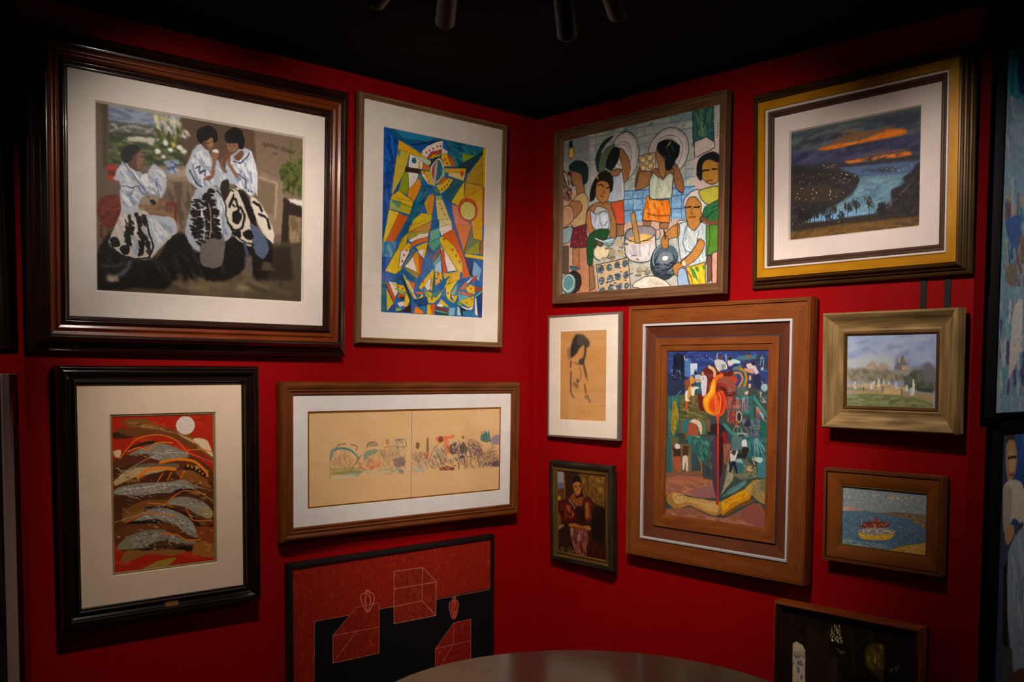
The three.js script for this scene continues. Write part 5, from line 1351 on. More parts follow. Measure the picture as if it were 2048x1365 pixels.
ART.heart = paint(1404, '#3a4440', [
['b',2.2],
['p','#2a3c78',[-23,-6,1023,-1,1031,280,-17,297]],
['s','#33488c #22305e #2a3868 #3c549a',120,57.9,19.3,10,[7,11,988,20,992,176,11,239]],
['s','#38344c #2c3450',60,46.8,17.6,40,[701,17,988,20,996,354,835,305]],
['p','#26304c',[10,194,196,204,200,373,14,388]],
['p','#1a2236',[65,51,122,29,179,46,190,249,62,250]],
['s','#0e1422 #16203c',40,57.4,6.4,88,[65,40,179,41,183,243,69,244]],
['s','#8aa0c8 #5c74a8',40,9.0,3.8,20,[46,165,174,159,176,249,48,239]],
['l','#c8bcae',7.5,[179,52,187,80,218,83]],
['d','#c8ccd8',3.7,[319,78,337,57,370,67,407,53,434,70,454,83,471,92]],
['p','#4a6ea8',[183,86,250,91,253,226,186,221]],
['p','#b8c8d4',[243,114,316,111,314,186,249,214]],
['p','#5a84b0',[286,164,320,158,314,203,273,209]],
['p','#5c5a34',[143,374,407,368,429,736,22,759]],
['s','#6a6838 #4c4c2c #7c7444 #565030',110,38.1,15.2,10,[144,408,408,412,412,578,134,590]],
['p','#2c5a58',[14,388,143,374,151,751,22,759]],
['s','#356a62 #274c50 #3e7466',40,77.4,14.2,80,[15,400,144,385,137,752,22,759]],
['c','#8c7a28',[73,433,102,432,117,488,133,567,93,706,57,696,54,548]],
['s','#a08a30 #746420',24,70.5,9.0,85,[66,444,124,488,121,659,64,685]],
['l','#2f7a70',11.5,[102,426,122,374,150,345]],
['l','#35807a',9.0,[30,434,44,410]],
['c','#5c2018',[375,163,442,136,509,146,576,201,653,162,680,210,696,329,622,471,450,477,407,368,404,230]],
['s','#74261c #4a1812 #8c3426',60,55.1,13.5,70,[389,180,667,178,683,318,407,368]],
['p','#5e1c1c',[325,370,407,357,410,512,342,497]],
['c','#a83c28',[616,227,680,210,713,237,695,275,630,276]],
['c','#8c4838',[498,240,616,216,695,286,684,340,605,309,539,288]],
['l','#4a5456',23.5,[680,200,725,189,764,226,753,285,702,318]],
['l','#b07a54',17.6,[680,189,731,189,758,236,727,296]],
['l','#6a6c64',17.6,[692,151,769,178,789,241,760,317]],
['l','#a87818',19.9,[717,146,775,172,795,231,781,290]],
['l','#54706c',20.0,[673,157,736,135]],
['p','#4c5c5c',[708,307,810,305,811,369,710,371]],
['c','#b8b8c0',[488,92,547,81,600,114,608,157,549,168,530,179,502,146]],
['c','#6a3c28',[530,59,550,51,563,65,554,84,537,84]],
['l','#c0b8ac',8.4,[508,97,512,37]],
['l','#b8b0a8',7.1,[600,103,595,38]],
['s','#3c3c3c #c8c4bc',20,35.9,3.6,88,[548,119,607,119,602,162,549,163]],
['c','#a8c8cc',[645,87,677,79,735,98,723,114,678,114,646,130]],
['c','#2c2420',[619,70,638,60,655,73,645,87,629,87]],
['c','#c8b4b0',[613,97,645,89,659,124,627,135]],
['p','#3c6a70',[690,65,791,45,878,50,879,77,767,87,703,81]],
['p','#c04028',[794,51,819,51,818,71,795,71]],
['c','#c4b0b0',[793,119,855,114,893,161,907,198,882,214,856,161,806,151]],
['c','#b8867c',[775,151,856,161,857,193,794,177]],
['c','#221c24',[836,108,861,103,871,124,849,129]],
['c','#26284a',[858,214,919,198,922,303,872,288]],
['p','#c89c80',[817,209,836,204,840,241,821,246]],
['p','#c8a890',[815,273,837,273,835,305,816,305]],
['p','#c8a488',[782,338,817,326,811,358,783,359]],
['l','#4a8a88',9.1,[934,56,917,124]],
['e','#8ca8b0',31.7,30.4,0,[961,300]],
['l','#a8b4b0',4.5,[933,250,945,271]],
['l','#8ab0a8',5.7,[916,72,947,77,943,161]],
['e','#9cb4a8',13.5,12.6,0,[936,156]],
['s','#b0bcb4 #4c5c60',26,22.8,3.4,60,[910,324,977,328,980,417,912,419]],
['c','#b0acb8',[294,214,349,208,357,263,309,275]],
['c','#1a1614',[290,181,307,178,311,203,294,206]],
['c','#c8c0cc',[349,225,403,213,418,257,407,362,373,380,358,313]],
['c','#d08a28',[362,186,382,183,382,210,364,211]],
['c','#c49040',[239,231,266,220,295,259,268,293,256,371,229,406,220,338]],
['p','#2c6068',[309,270,357,263,352,358,318,364]],
['l','#c08030',13.7,[267,253,350,252]],
['c','#d8ccc0',[255,315,289,303,344,314,297,331,291,376,263,377]],
['c','#5a3a28',[254,287,282,276,289,298,268,309]],
['c','#e0d4c8',[196,350,220,338,221,395,243,422,201,423]],
['c','#6a4c30',[188,316,205,299,227,316,213,338,196,333]],
['p','#c84c20',[201,423,226,428,223,485,203,508]],
['p','#8a5a4c',[270,382,298,376,299,437,286,460,271,449]],
['k','#2c2018',7.6,[203,505,200,536]],
['k','#2c2018',6.3,[244,478,262,511]],
['c','#8a4830',[190,254,239,248,247,293,220,316,191,294]],
['p','#2c6a74',[176,588,260,573,262,675,178,690]],
['c','#9c4c34',[240,614,261,590,303,605,332,682,319,711,235,710]],
['c','#cfb8a4',[247,596,288,572,343,587,372,619,373,697,349,670,324,621,268,601]],
['l','#3c7c5c',18.5,[378,580,399,634,387,696]],
['p','#1c7c80',[235,713,428,702,429,766,237,778]],
['l','#c8a840',6.2,[305,717,346,721,319,742]],
['p','#3c3c3c',[107,700,200,695,201,749,123,753]],
['p','#3c5c5c',[729,382,861,368,865,516,745,510]],
['s','#5c5c74 #3c6a68 #704c50 #8a90a0 #2c4a4c',90,53.5,10.7,88,[620,374,862,378,865,516,623,526]],
['p','#8a3c34',[607,374,684,377,690,588,618,580]],
['s','#9c4c40 #6c2c2c #a85c50 #5c3c40',60,65.6,11.9,85,[600,385,685,383,729,629,624,580]],
['p','#c0503c',[704,409,724,403,725,473,706,474]],
['k','#1c6a64',16.4,[729,382,843,379,847,544]],
['l','#1c6a64',15.2,[771,509,840,512,866,548]],
['k','#2c5a58',8.3,[629,482,732,478]],
['k','#2c4444',8.3,[619,482,620,531]],
['p','#3c7a78',[867,357,988,496,989,533,856,389]],
['p','#8a9ca0',[901,446,964,518,965,560,889,462]],
['p','#c0684c',[889,473,926,461,933,493,902,515]],
['p','#704c58',[884,505,920,493,928,540,891,547]],
['r','#b0907c',25.5,40.4,0,11.7,[733,538]],
['c','#1c2430',[723,511,739,505,746,559,727,565]],
['s','#44586c #5c7080 #2c4454 #6c5c6c',90,35.0,11.7,60,[765,552,989,543,993,704,769,716]],
['c','#23303c',[829,550,842,603,779,606,804,562]],
['k','#a88c54',4.6,[861,602,929,599,924,620,868,623]],
['p','#1c5c54',[928,567,984,575,987,704,932,707]],
['l','#3c7c78',27.5,[592,603,652,655,705,696]],
['r','#7cb0a8',38.4,33.5,0,4.7,[723,646]],
['l','#7cb0a8',4.7,[722,619,725,719]],
['l','#a0c0b8',5.9,[717,668,819,668]],
['p','#c04030',[693,604,706,598,706,614,693,615]],
['l','#2c2c34',9.3,[804,567,773,611]],
['c','#2c2028',[453,637,493,602,586,615,615,725,429,736]],
['c','#6a5440',[418,578,452,565,454,670,420,644]],
['p','#8a1c18',[574,659,607,668,629,754,576,757]],
['b',1.4],
['c','#d8641c',[556,195,577,217,524,239,506,289,500,333,514,360,566,331,601,396,602,472,571,528,531,540,491,536,417,511,382,457,380,402,413,362,453,334,458,267,497,218]],
['b',9],
['c','#e89c20',[465,267,478,240,499,289,494,355,448,400,436,478,491,531,424,511,388,457,387,401,434,362,460,322]],
['c','#f0b830',[459,289,472,278,474,339,434,378,415,423,402,445,394,412,434,356]],
['c','#c43414',[507,343,566,342,594,396,596,472,558,528,538,529,549,446,515,387]],
['c','#d04418',[449,422,488,399,510,475,477,509,443,477]],
['b',1.4],
['l','#f0a880',4.8,[527,343,555,397,550,474,538,518]],
['l','#e88858',4.8,[514,365,503,448,525,529]],
['l','#a0260e',4.8,[560,364,575,446,551,518]],
['l','#e8b838',6.0,[491,245,473,311,414,390]],
['l','#c8a880',26.7,[435,141,483,168,491,212]],
['l','#5c2018',8.4,[506,316,546,310,579,320,599,342]],
['l','#8c2c20',18.0,[525,277,591,287,619,330]],
['p','#c83c1c',[505,530,551,528,540,573,543,748,528,749,524,573]],
['l','#e06038',4.8,[518,535,529,579,534,730]],
['b',0.8],
['k','#c8ccd4',3.2,[39,171,61,171]],
['k','#9cb0d8',3.2,[90,193,108,193]],
['k','#9cb0d8',3.2,[94,210,108,210]],
['k','#9cb0d8',3.2,[129,182,143,181]],
['k','#9cb0d8',3.2,[133,204,146,204]],
['k','#10182c',5.1,[73,57,77,250]],
['k','#10182c',5.1,[94,40,98,250]],
['k','#10182c',5.1,[122,46,127,249]],
['k','#10182c',5.0,[154,40,159,249]],
['k','#10182c',5.0,[172,46,176,249]],
['l','#2a2a2a',3.7,[376,224,378,246]],
['l','#1c1a1a',3.0,[555,125,556,157]],
['l','#1c1a1a',3.0,[571,125,572,160]],
['l','#1c1a1a',3.0,[588,126,588,160]],
['k','#a8b4b8',3.6,[622,325,657,325]],
['k','#a8b4b8',3.6,[622,338,658,339]],
['k','#a8b4b8',3.6,[624,352,655,352]],
['k','#b8ccc4',3.5,[761,376,763,394]],
['k','#b8ccc4',3.5,[777,374,779,394]],
['k','#b8ccc4',3.5,[793,374,794,392]],
['k','#b8ccc4',3.5,[808,372,810,390]],
['k','#7a8ca8',5.8,[762,408,764,488]],
['k','#c87a60',5.8,[784,407,786,487]],
['k','#5a80a0',5.8,[806,406,808,492]],
['k','#9c5c60',4.7,[646,395,648,470]],
['k','#5c3034',4.7,[665,394,670,567]],
['k','#8c3a34',4.7,[639,493,650,574]],
['k','#2c3c44',5.8,[752,521,715,582]],
['l','#3c8c88',5.7,[876,442,927,514,965,565]],
['k','#d8d4c0',2.8,[923,335,930,377]],
['k','#d8d4c0',2.8,[924,377,935,334]],
['l','#e0dcd0',3.4,[943,413,974,415]],
['l','#8c4c3c',4.7,[766,585,806,647]],
['k','#2c6a64',6.9,[872,548,875,676]],
['k','#50708c',6.9,[897,552,900,674]],
['k','#884c58',5.8,[843,624,845,693]],
['k','#b8d0c8',3.5,[755,650,813,690]],
['b',2.2],
['p','#3c4444',[360,696,508,689,530,1063,408,1051,393,952]],
['s','#4a5454 #303a3c #565450',40,61.6,13.6,85,[387,717,495,711,503,1032,408,1040]],
['c','#4c3440',[477,768,522,699,575,707,612,869,596,1057,553,1204,520,1186,490,1044]],
['p','#3a1418',[542,698,588,706,581,981,557,1060]],
['p','#8a5044',[583,761,661,757,651,877,633,933,606,902]],
['s','#9c5c4c #7a4438',20,54.0,8.4,85,[590,766,655,762,633,922,600,925]],
['p','#2c5c64',[7,738,58,735,64,1034,13,1038]],
['p','#5c5c40',[50,736,137,731,138,817,52,822]],
['p','#6c5a40',[59,793,272,780,277,1023,64,1040]],
['s','#7c6a48 #566046 #6a5c50',40,58.0,11.6,85,[59,804,272,791,277,1017,64,1034]],
['c','#2c5c54',[270,724,360,730,449,747,445,881,385,930,280,836]],
['s','#377068 #22504c #4a8474',60,37.5,12.5,60,[278,735,442,748,432,893,365,920]],
['p','#2c4a60',[273,853,322,856,324,957,282,960]],
['l','#a86c3c',9.9,[343,882,372,942,381,1031]],
['c','#3c281c',[88,825,153,827,154,901,94,905]],
['l','#3c281c',11.6,[66,804,81,843]],
['c','#cfc8bc',[98,796,123,786,152,799,146,827,106,830]],
['c','#4a3020',[181,820,202,796,237,810,232,890,183,893]],
['l','#4a3020',10.1,[244,799,231,850]],
['c','#a84c34',[93,903,151,896,156,970,143,1028,114,1024,91,974]],
['c','#d0bca8',[183,893,232,890,238,997,220,1010,212,931,199,1000,181,990]],
['k','#2a2018',5.1,[114,1019,136,1040]],
['k','#2a2018',5.1,[199,1012,221,1027]],
['p','#7c5440',[5,1039,366,998,395,1052,7,1108]],
['p','#a06044',[-8,1098,129,1055,367,1049,490,1066,500,1210,371,1223,232,1214,2,1237]],
['s','#b06e50 #946048 #a8684c #8c5a48',80,84.8,17.0,6,[7,1108,463,1069,466,1191,16,1224]],
['l','#5c3c3c',4.4,[237,1131,279,1124,364,1190]],
['l','#5c3c3c',3.1,[286,1135,355,1123]],
['l','#5c3c3c',3.1,[322,1205,370,1189]],
['p','#8c5c5c',[245,1179,491,1099,527,1207,371,1223]],
['p','#7c7c60',[632,900,699,993,688,1049,598,1145,566,1192,623,1055]],
['s','#8c8c6a #6c7260 #9c9478',40,53.8,12.0,-60,[633,922,700,1004,586,1168]],
['p','#4c7474',[573,1202,663,1117,815,1027,816,1070,703,1146]],
['s','#5c8684 #44686c',30,60.4,12.1,-30,[586,1196,803,1044,791,1083,664,1160]],
['p','#5c6450',[658,882,811,866,927,975,915,1008,758,1043,687,1005]],
['s','#6c7058 #4c6058 #847c54',50,41.5,10.7,10,[691,918,906,918,903,1009,700,1026]],
['p','#3c747c',[904,838,990,806,995,1001,921,1007]],
['p','#2c5c64',[731,698,993,684,997,832,811,866]],
['s','#3c7478 #27505c #4c868a',60,35.2,10.6,70,[737,709,987,695,984,832,817,855]],
['p','#4c6c70',[666,702,769,696,771,793,669,811]],
['l','#a8c0b8',4.6,[886,706,882,813]],
['l','#a8c0b8',4.6,[895,705,922,815]],
['l','#a8c0b8',4.6,[901,700,953,808]],
['l','#a8c0b8',4.6,[907,694,977,796]],
['p','#a8c4b8',[861,846,954,845,961,871,943,888]],
['p','#c8d4c8',[861,857,943,883,937,891,862,868]],
['c','#c8c4c0',[657,833,696,847,721,807,727,828,697,901,665,909]],
['l','#d0c0b0',8.3,[664,860,660,822,682,810]],
['l','#c8c0b8',8.3,[715,840,720,802]],
['c','#3c281c',[672,816,688,807,695,822,682,831]],
['c','#1a2438',[662,906,707,900,731,985,712,982,691,934,679,941,667,985,650,984]],
['c','#c8ccc8',[763,729,801,716,815,764,803,780,771,777]],
['c','#26241f',[771,777,828,779,823,822,799,867,773,858]],
['c','#1c2430',[727,828,772,836,767,864,722,861]],
['c','#8cb0b8',[710,884,754,870,787,921,756,929]],
['c','#2f6468',[723,905,781,911,782,976,738,979]],
['l','#c8b090',8.1,[874,883,888,908]],
['c','#c0946c',[825,929,857,922,864,958,826,962]],
['l','#2c3440',8.1,[857,943,876,925]],
['b',2.2],
['c','#a8783c',[17,1247,82,1206,153,1205,225,1226,330,1227,467,1230,534,1234,574,1236,588,1278,570,1330,510,1354,415,1336,318,1313,262,1296,192,1321,135,1339,84,1333,32,1298]],
['c','#c49a5c',[75,1218,153,1205,260,1228,467,1236,535,1251,549,1316,469,1325,373,1301,261,1268,119,1294]],
['s','#c8a064 #b4884c',40,77.2,11.6,12,[118,1225,467,1247,509,1309,275,1278]],
['c','#c07c10',[574,1236,639,1196,729,1143,842,1089,868,1108,844,1186,731,1252,642,1306,590,1339,569,1303]],
['c','#d89c1c',[587,1234,792,1126,830,1123,819,1167,692,1223,641,1278,595,1300]],
['s','#d8981c #b87410',30,72.4,10.9,-25,[600,1233,824,1123,794,1180,654,1271]],
['p','#b89030',[810,1092,878,1032,921,1018,917,1093,862,1152,792,1121]],
['p','#9c7c44',[872,1033,989,1012,988,1214,920,1189,849,1132]],
['s','#a88850 #8c7444 #7c7450',40,57.9,11.6,60,[878,1043,977,1029,981,1183,875,1135]],
['p','#6c6c4c',[940,1016,989,1007,988,1108,942,1101]],
['c','#6c4c24',[819,1199,901,1175,858,1217,732,1274,642,1338,590,1350,693,1267]],
['b',1.5],
['l','#5c3c20',3.9,[82,1223,68,1253,105,1301]],
['l','#5c3c20',3.9,[24,1240,61,1289,84,1327]],
['l','#5c3c20',3.2,[120,1306,149,1337]],
['l','#5c3c20',3.9,[104,1250,140,1223,197,1223]],
['l','#6a4828',3.2,[211,1256,219,1289]],
['l','#6a4828',3.2,[240,1247,233,1271]],
['l','#5c4a48',4.5,[175,1202,260,1217,371,1223]],
['l','#3c3028',4.4,[276,1301,374,1330,470,1358,564,1353,629,1345]],
['l','#6a4820',4.2,[568,1247,582,1290,550,1327]],
['l','#6a4828',3.1,[412,1224,494,1244]],
['b',2.2],
['p','#8c5840',[-3,1354,84,1338,192,1327,276,1306,401,1343,510,1365,617,1358,669,1336,883,1214,945,1208,990,1267,993,1405,-2,1424]],
['s','#9c6448 #a86e58 #7c5044',60,91.6,14.4,8,[12,1369,402,1360,669,1357,974,1370,974,1391,13,1416]],
['c','#8c4c44',[765,1303,908,1212,972,1290,980,1385,830,1371]],
['b',1.4],
['p','#c8341c',[526,699,543,698,546,984,549,1233,538,1234,535,985]],
['c','#a83424',[521,1241,547,1222,554,1249,535,1262]],
], {gain:0.95, rough:0.5, warp:1.5, grain:0.16, impasto:0.0002});
ART.castle = paint(800, '#8a98b4', [
['b',16],
['p','#8a9cc0',[-53,-43,1035,-14,1031,379,-20,406]],
['s','#8c9cbc #7888ae #98a6c2 #a0aabc',80,116.6,38.9,-10,[2,8,988,20,982,309,20,331]],
['p','#a8b0b8',[-8,256,554,236,556,380,-6,381]],
['b',11],
['c','#a08c7c',[221,380,273,307,325,295,378,356,415,307,454,332,481,404,431,477,223,466]],
['S','#a8907a #948070 #b09c88',60,33.1,17.8,60,[207,331,467,307,558,475,170,479]],
['p','#7c7868',[7,381,195,368,657,415,659,498,22,505]],
['S','#6c6c58 #8c8470 #9c9078 #5c6050 #a0947c',130,33.8,15.6,60,[14,368,657,391,659,510,16,518]],
['p','#54584c',[664,475,755,379,852,379,923,297,995,367,1000,600,672,570]],
['S','#4c5244 #5c6454 #686c60 #444c44',110,41.3,19.4,50,[671,475,755,403,840,391,923,309,990,379,988,577,684,558]],
['p','#6a6a70',[851,332,923,297,983,356,987,518,879,496]],
['p','#7c8090',[730,344,864,338,864,379,743,385]],
['b',4],
['p','#6c6c74',[556,356,580,308,592,236,610,236,612,308,629,237,654,231,661,296,673,237,685,237,692,308,717,332,724,379,557,392]],
['p','#b89c84',[598,242,614,242,612,308,595,308]],
['p','#b8987c',[673,243,689,243,690,308,674,308]],
['p','#a89080',[637,332,717,332,725,415,638,415]],
['p','#c0a888',[641,356,668,356,663,427,639,427]],
['p','#94887c',[556,380,718,379,719,427,557,428]],
['b',5],
['p','#bca27c',[9,543,276,527,559,547,684,558,673,606,381,599,10,567]],
['p','#a48c68',[10,617,198,602,560,602,977,623,979,729,686,665,382,647,11,642]],
['p','#c4a874',[433,598,635,600,636,642,434,640]],
['p','#828468',[10,567,171,571,330,599,10,611]],
['p','#707850',[-3,655,252,638,510,645,809,674,979,729,980,799,-1,805]],
['s','#7c8458 #646c48 #8c8e60',70,104.3,20.9,4,[11,667,511,657,967,741,968,776,13,780]],
['p','#3c443c',[783,568,976,577,977,618,808,603]],
['b',2],
['S','#dcd8c0 #b0b8c0 #d8d090',8,38.7,10.3,85,[103,504,117,504,118,578,98,579]],
['p','#c8ccd0',[283,539,309,514,314,588,286,588]],
['p','#d8d0a0',[315,514,341,490,342,550,318,557]],
['p','#d8d4b0',[373,483,386,471,394,550,375,587]],
['p','#d8d090',[431,489,444,476,450,537,432,543]],
['p','#d0cc98',[489,512,508,500,509,548,493,548]],
['p','#b8c4d0',[559,547,577,499,604,583,566,583]],
['p','#d8d4a8',[684,546,703,534,710,605,679,605]],
['p','#b0bcc8',[731,569,753,563,755,652,729,652]],
['p','#d8d4c0',[755,486,769,474,783,544,775,651,755,640]],
['p','#b8bcc0',[97,529,117,504,125,591,98,591]],
['k','#2c2c38',7.7,[208,571,209,611]],
['k','#2c2c38',6.2,[417,568,418,604]],
['k','#2c2c38',6.2,[435,567,433,604]],
['k','#5c4430',8.5,[638,582,641,648]],
['k','#3c3434',6.3,[346,569,346,587]],
['s','#6c6454 #4c4c3c',20,18.2,5.2,0,[36,530,659,534,660,570,37,567]],
['l','#5c5850',4.8,[821,662,882,666]],
], {gain:1.35, rough:0.6, warp:2, grain:0.1, impasto:0.0003});
ART.boat = paint(667, '#4c6480', [
['b',2],
['p','#747c80',[-48,-11,1001,5,997,254,-42,278]],
['s','#8c9090 #5c6870 #7c8488 #a09880 #687480 #9098a0',700,14.9,5.7,20,[3,40,960,40,954,217,11,272]],
['s','#b8a060 #a89870',20,20.0,7.8,10,[350,64,834,51,835,93,351,107]],
['p','#9c8070',[-8,230,146,220,262,247,170,267,-7,280]],
['s','#a8785c #b89080 #8c6c60',30,29.9,8.1,5,[7,234,262,241,240,260,8,275]],
['p','#6c5a44',[467,263,600,233,965,226,968,382,840,324,775,289]],
['s','#7c6444 #5c5040 #947848 #6a6a60',110,21.7,7.6,20,[578,246,960,237,958,373,797,297]],
['p','#4a6276',[0,285,309,253,445,260,688,277,819,316,842,397,969,424,973,559,631,636,565,655,1,658]],
['s','#4c6880 #425a70 #5a7488 #6c8490 #34485c',800,16.1,5.8,5,[8,289,689,288,830,356,950,489,609,628,15,639]],
['s','#6c8088 #7c8c80',80,27.7,8.1,3,[23,582,293,593,564,591,543,647,25,649]],
['b',1],
['c','#b88c28',[222,503,291,516,428,511,561,484,632,454,606,510,541,545,406,562,292,566,234,545]],
['s','#c89c34 #a87c20 #d8b048',50,24.8,7.9,5,[233,513,627,465,562,532,292,560]],
['c','#8c8478',[221,476,358,432,515,419,643,431,605,468,405,508,245,506]],
['s','#a8a094 #5c5450 #c8c0b0 #3c3838',110,18.1,6.8,5,[233,474,626,433,605,462,268,503]],
['c','#6c2820',[248,401,334,370,514,350,581,364,537,406,403,427,255,439]],
['s','#7c3024 #8c4030 #a89078 #4c2020',60,20.2,6.7,5,[254,395,570,354,549,405,266,437]],
['p','#8c3024',[399,319,440,309,442,368,402,373]],
['p','#a06848',[398,384,425,381,426,430,392,434]],
['k','#b0a898',4.5,[257,351,258,422]],
['l','#3c4858',5.7,[223,580,316,590,452,578,563,548]],
['b',2],
['p','#a87c30',[565,655,696,595,846,555,972,518,976,684,784,668]],
['s','#c09038 #8c6c34 #d8a840 #9c7c50',120,24.0,7.6,5,[587,647,846,555,967,523,965,654,762,661]],
], {gain:1.8, rough:0.6, warp:2, grain:0.2, impasto:0.0008});
ART.church = paint(865, '#100a06', [
['b',6],
['p','#140c06',[-73,-13,1128,-28,1160,1049,-40,1436]],
['s','#1c1208 #0c0806 #241a0c',80,101.5,25.4,85,[10,44,985,15,1004,661,30,928]],
['p','#201606',[195,96,382,137,383,831,214,878]],
['p','#2c2008',[378,284,452,275,449,505,384,521]],
['l','#2c1e0e',11.0,[557,290,571,211,640,115,739,35]],
['c','#4a3a0c',[650,187,687,127,733,110,787,114,792,290,676,301]],
['s','#6a5410 #8a7430 #3a2c0a #a08c50',60,20.0,7.7,80,[657,171,779,108,784,284,676,294]],
['p','#3a3210',[700,318,792,304,796,422,763,356]],
['b',2],
['p','#a89478',[81,245,111,223,155,237,186,270,193,536,86,561]],
['p','#8c7c68',[87,299,187,286,188,332,88,346]],
['s','#5c5c64 #40506c',16,16.8,10.1,85,[92,322,175,312,172,399,89,402]],
['p','#486078',[116,411,142,414,143,461,126,457]],
['p','#405a70',[152,467,170,470,166,503,153,498]],
['b',1],
['S','#8c8458 #b0a880 #5c5430 #d0c8a0',70,11.2,4.8,80,[396,42,454,38,481,162,383,167]],
['S','#6c5c20 #4a3c14',12,19.1,5.6,20,[433,203,491,221,483,238,442,216]],
['S','#8c8c88 #5c5c58',14,15.0,3.7,85,[829,259,903,221,897,280,830,288]],
['S','#a09468 #4c4020',20,15.2,4.6,60,[727,178,780,145,776,278,723,283]],
], {gain:1.8, rough:0.5, warp:2, grain:0.3});
ART.blue = paint(1228, '#7c9cb0', [
['b',3],
['s','#88a4b4 #a8b0bc #6c94a8 #b0a8b4 #98aab4',260,86.9,20.3,70,[-133,18,1852,-221,2098,1285,-99,1232]],
['p','#2c8494',[-43,-30,289,-50,256,166,25,180]],
['s','#2a8c9c #1f7484 #3c98a4',40,90.0,21.0,75,[-18,-18,210,-32,203,166,25,180]],
['c','#1f3c6c',[110,20,295,9,253,137,109,145]],
['c','#8fa8bc',[80,237,316,215,271,313,88,322]],
['s','#3c5c8c #4c7ca0 #8c6c6c #7c5c58 #a89c84',60,76.8,16.9,70,[28,485,344,485,320,796,31,794]],
['c','#46649c',[37,590,162,557,146,667,68,655]],
['c','#7c7468',[51,744,139,727,145,796,56,792]],
['s','#5c4c7c #7c8ca8 #b8bcc0 #5c9cac',60,92.6,18.5,75,[11,844,379,823,329,1169,27,1166]],
['c','#c8c4c0',[127,877,202,843,205,1005,110,1107,112,987]],
['s','#4c98a8 #8cb4bc',40,102.0,20.4,80,[403,-35,1852,-221,2091,1243,535,1193]],
], {gain:1.3, rough:0.5, warp:5, grain:0.25, impasto:0.0012, px:700});
ART.man = paint(1155, '#34455c', [
['b',3],
['p','#2a4a84',[108,-4,1893,23,2027,912,145,395]],
['s','#2c5090 #24407a #365a98',60,78.1,26.0,60,[130,13,1247,33,1310,513,180,316]],
['p','#3c3430',[26,-14,128,-3,114,69,34,81]],
['c','#a8845c',[42,58,113,49,152,111,136,183,76,211,40,145]],
['c','#c09c74',[65,91,134,102,132,150,94,180]],
['k','#181010',10.3,[62,116,140,115]],
['l','#7a3a30',7.8,[80,183,125,185]],
['c','#c8bcac',[27,224,148,208,238,255,274,408,142,362,65,419,39,352]],
['c','#a89c90',[28,240,110,246,103,391,43,401]],
['c','#b88c5c',[63,395,134,386,148,428,89,462,58,434]],
['l','#4a3a30',27.1,[230,395,152,469,106,537]],
['k','#222c38',23.9,[141,468,86,543]],
['c','#8c9cac',[111,473,252,406,553,454,678,717,559,965,245,1008,174,935,102,716,95,568]],
['s','#9cacb8 #7888a0 #a8b4bc #8894a8',80,92.4,21.1,70,[112,489,254,423,554,471,603,929,242,974]],
['p','#4c4c44',[64,857,170,893,208,1068,80,1040]],
['c','#5c3c2c',[181,1003,310,1004,434,1116,165,1058]],
['p','#2a1c18',[56,539,87,551,128,885,74,858]],
], {gain:1.5, rough:0.5, warp:2, grain:0.15, px:700});
ART.dim = paint(1200, '#1c1512', [['b',30],['s','#2c2018 #120e0c #3a2c20',60,200,60,70,[0,0,1000,0,1000,1200,0,1200]],['b',0]], {px: 128});


// ------------------------------------------------------------------ framed works, left wall
const mahoganyDark = wood('#1d0d08', '#3a1a0e', 0.3, { coat: 0.8, coatRough: 0.12 });
const mahogany = wood('#531f08', '#853c10', 0.35, { coat: 0.5, coatRough: 0.18 });
const cream = board('#e4d7cb', 0.5, 0.0001), ivory = board('#ecdfd2', 0.75), tan = board('#e6caae', 0.75), coolWhite = board('#e6dedb', 0.75);
{
  const o = hang('framed_painting', 'oil painting of three women in white shawls, in wide glossy mahogany frame', [-0.986, 2.031, -3.267], 40.78, 2.14, 0.03), w = 0.994, h = 0.859;
  rails(o, 'outer_moulding', w, h, [[-0.045, -0.05], ...arc(-0.044, -0.046, -0.028, -0.034, 0.004), [-0.027, -0.031], ...arc(-0.025, -0.028, -0.008, -0.012, -0.003), [-0.006, -0.008], ...arc(-0.004, -0.006, 0.006, -0.001, 0.004), [0.008, -0.006]], -0.062, mahoganyDark);
  rails(o, 'middle_moulding', w - 0.016, h - 0.016, [[0, -0.006], ...arc(0.0005, -0.005, 0.016, -0.009, -0.002), [0.0165, -0.011], [0.018, -0.008], ...arc(0.019, -0.007, 0.03, -0.01, 0.0015), [0.032, -0.013]], -0.06, mahogany);
  rails(o, 'inner_moulding', w - 0.08, h - 0.08, [[0, -0.013], ...arc(0.001, -0.009, 0.017, -0.01, 0.006, 9), [0.0175, -0.014], ...arc(0.018, -0.013, 0.0255, -0.017, 0.002, 5), [0.0258, -0.021]], -0.06, mahoganyDark);
  mount(o, 'mat', w - 0.125, h - 0.13, 0, 0, 0.697, 0.561, 0.001, -0.002, -0.0185, cream, 0.008, 0.006);
  sheet(o, 'canvas', 0.72, 0.58, 0.001, -0.002, -0.0265, ART.women);
}
{
  const o = hang('framed_painting', 'tall yellow and blue cubist watercolour in a slim brown frame behind glass', [-0.3, 2.068, -3.941], 42.13, 1.55, -0.16), w = 0.718, h = 0.913, m = wood('#5a3d22', '#8d6840', 0.5, { coat: 0.2 });
  rails(o, 'frame_rail', w, h, [[-0.003, -0.012], [-0.003, -0.008], ...arc(-0.002, -0.006, 0.01, -0.002, 0.005), [0.0105, -0.006], ...arc(0.011, -0.004, 0.02, -0.006, 0.002), [0.0205, -0.009]], -0.026, m);
  mount(o, 'mat', w - 0.03, h - 0.03, 0, 0, 0.502, 0.687, 0.003, 0.006, -0.009, ivory, 0.003, 0.002);
  sheet(o, 'watercolour_sheet', 0.52, 0.705, 0.003, 0.006, -0.0121, ART.abstract, 0.002);
  pane(o, w - 0.034, h - 0.034, 0, 0, -0.0078);
}
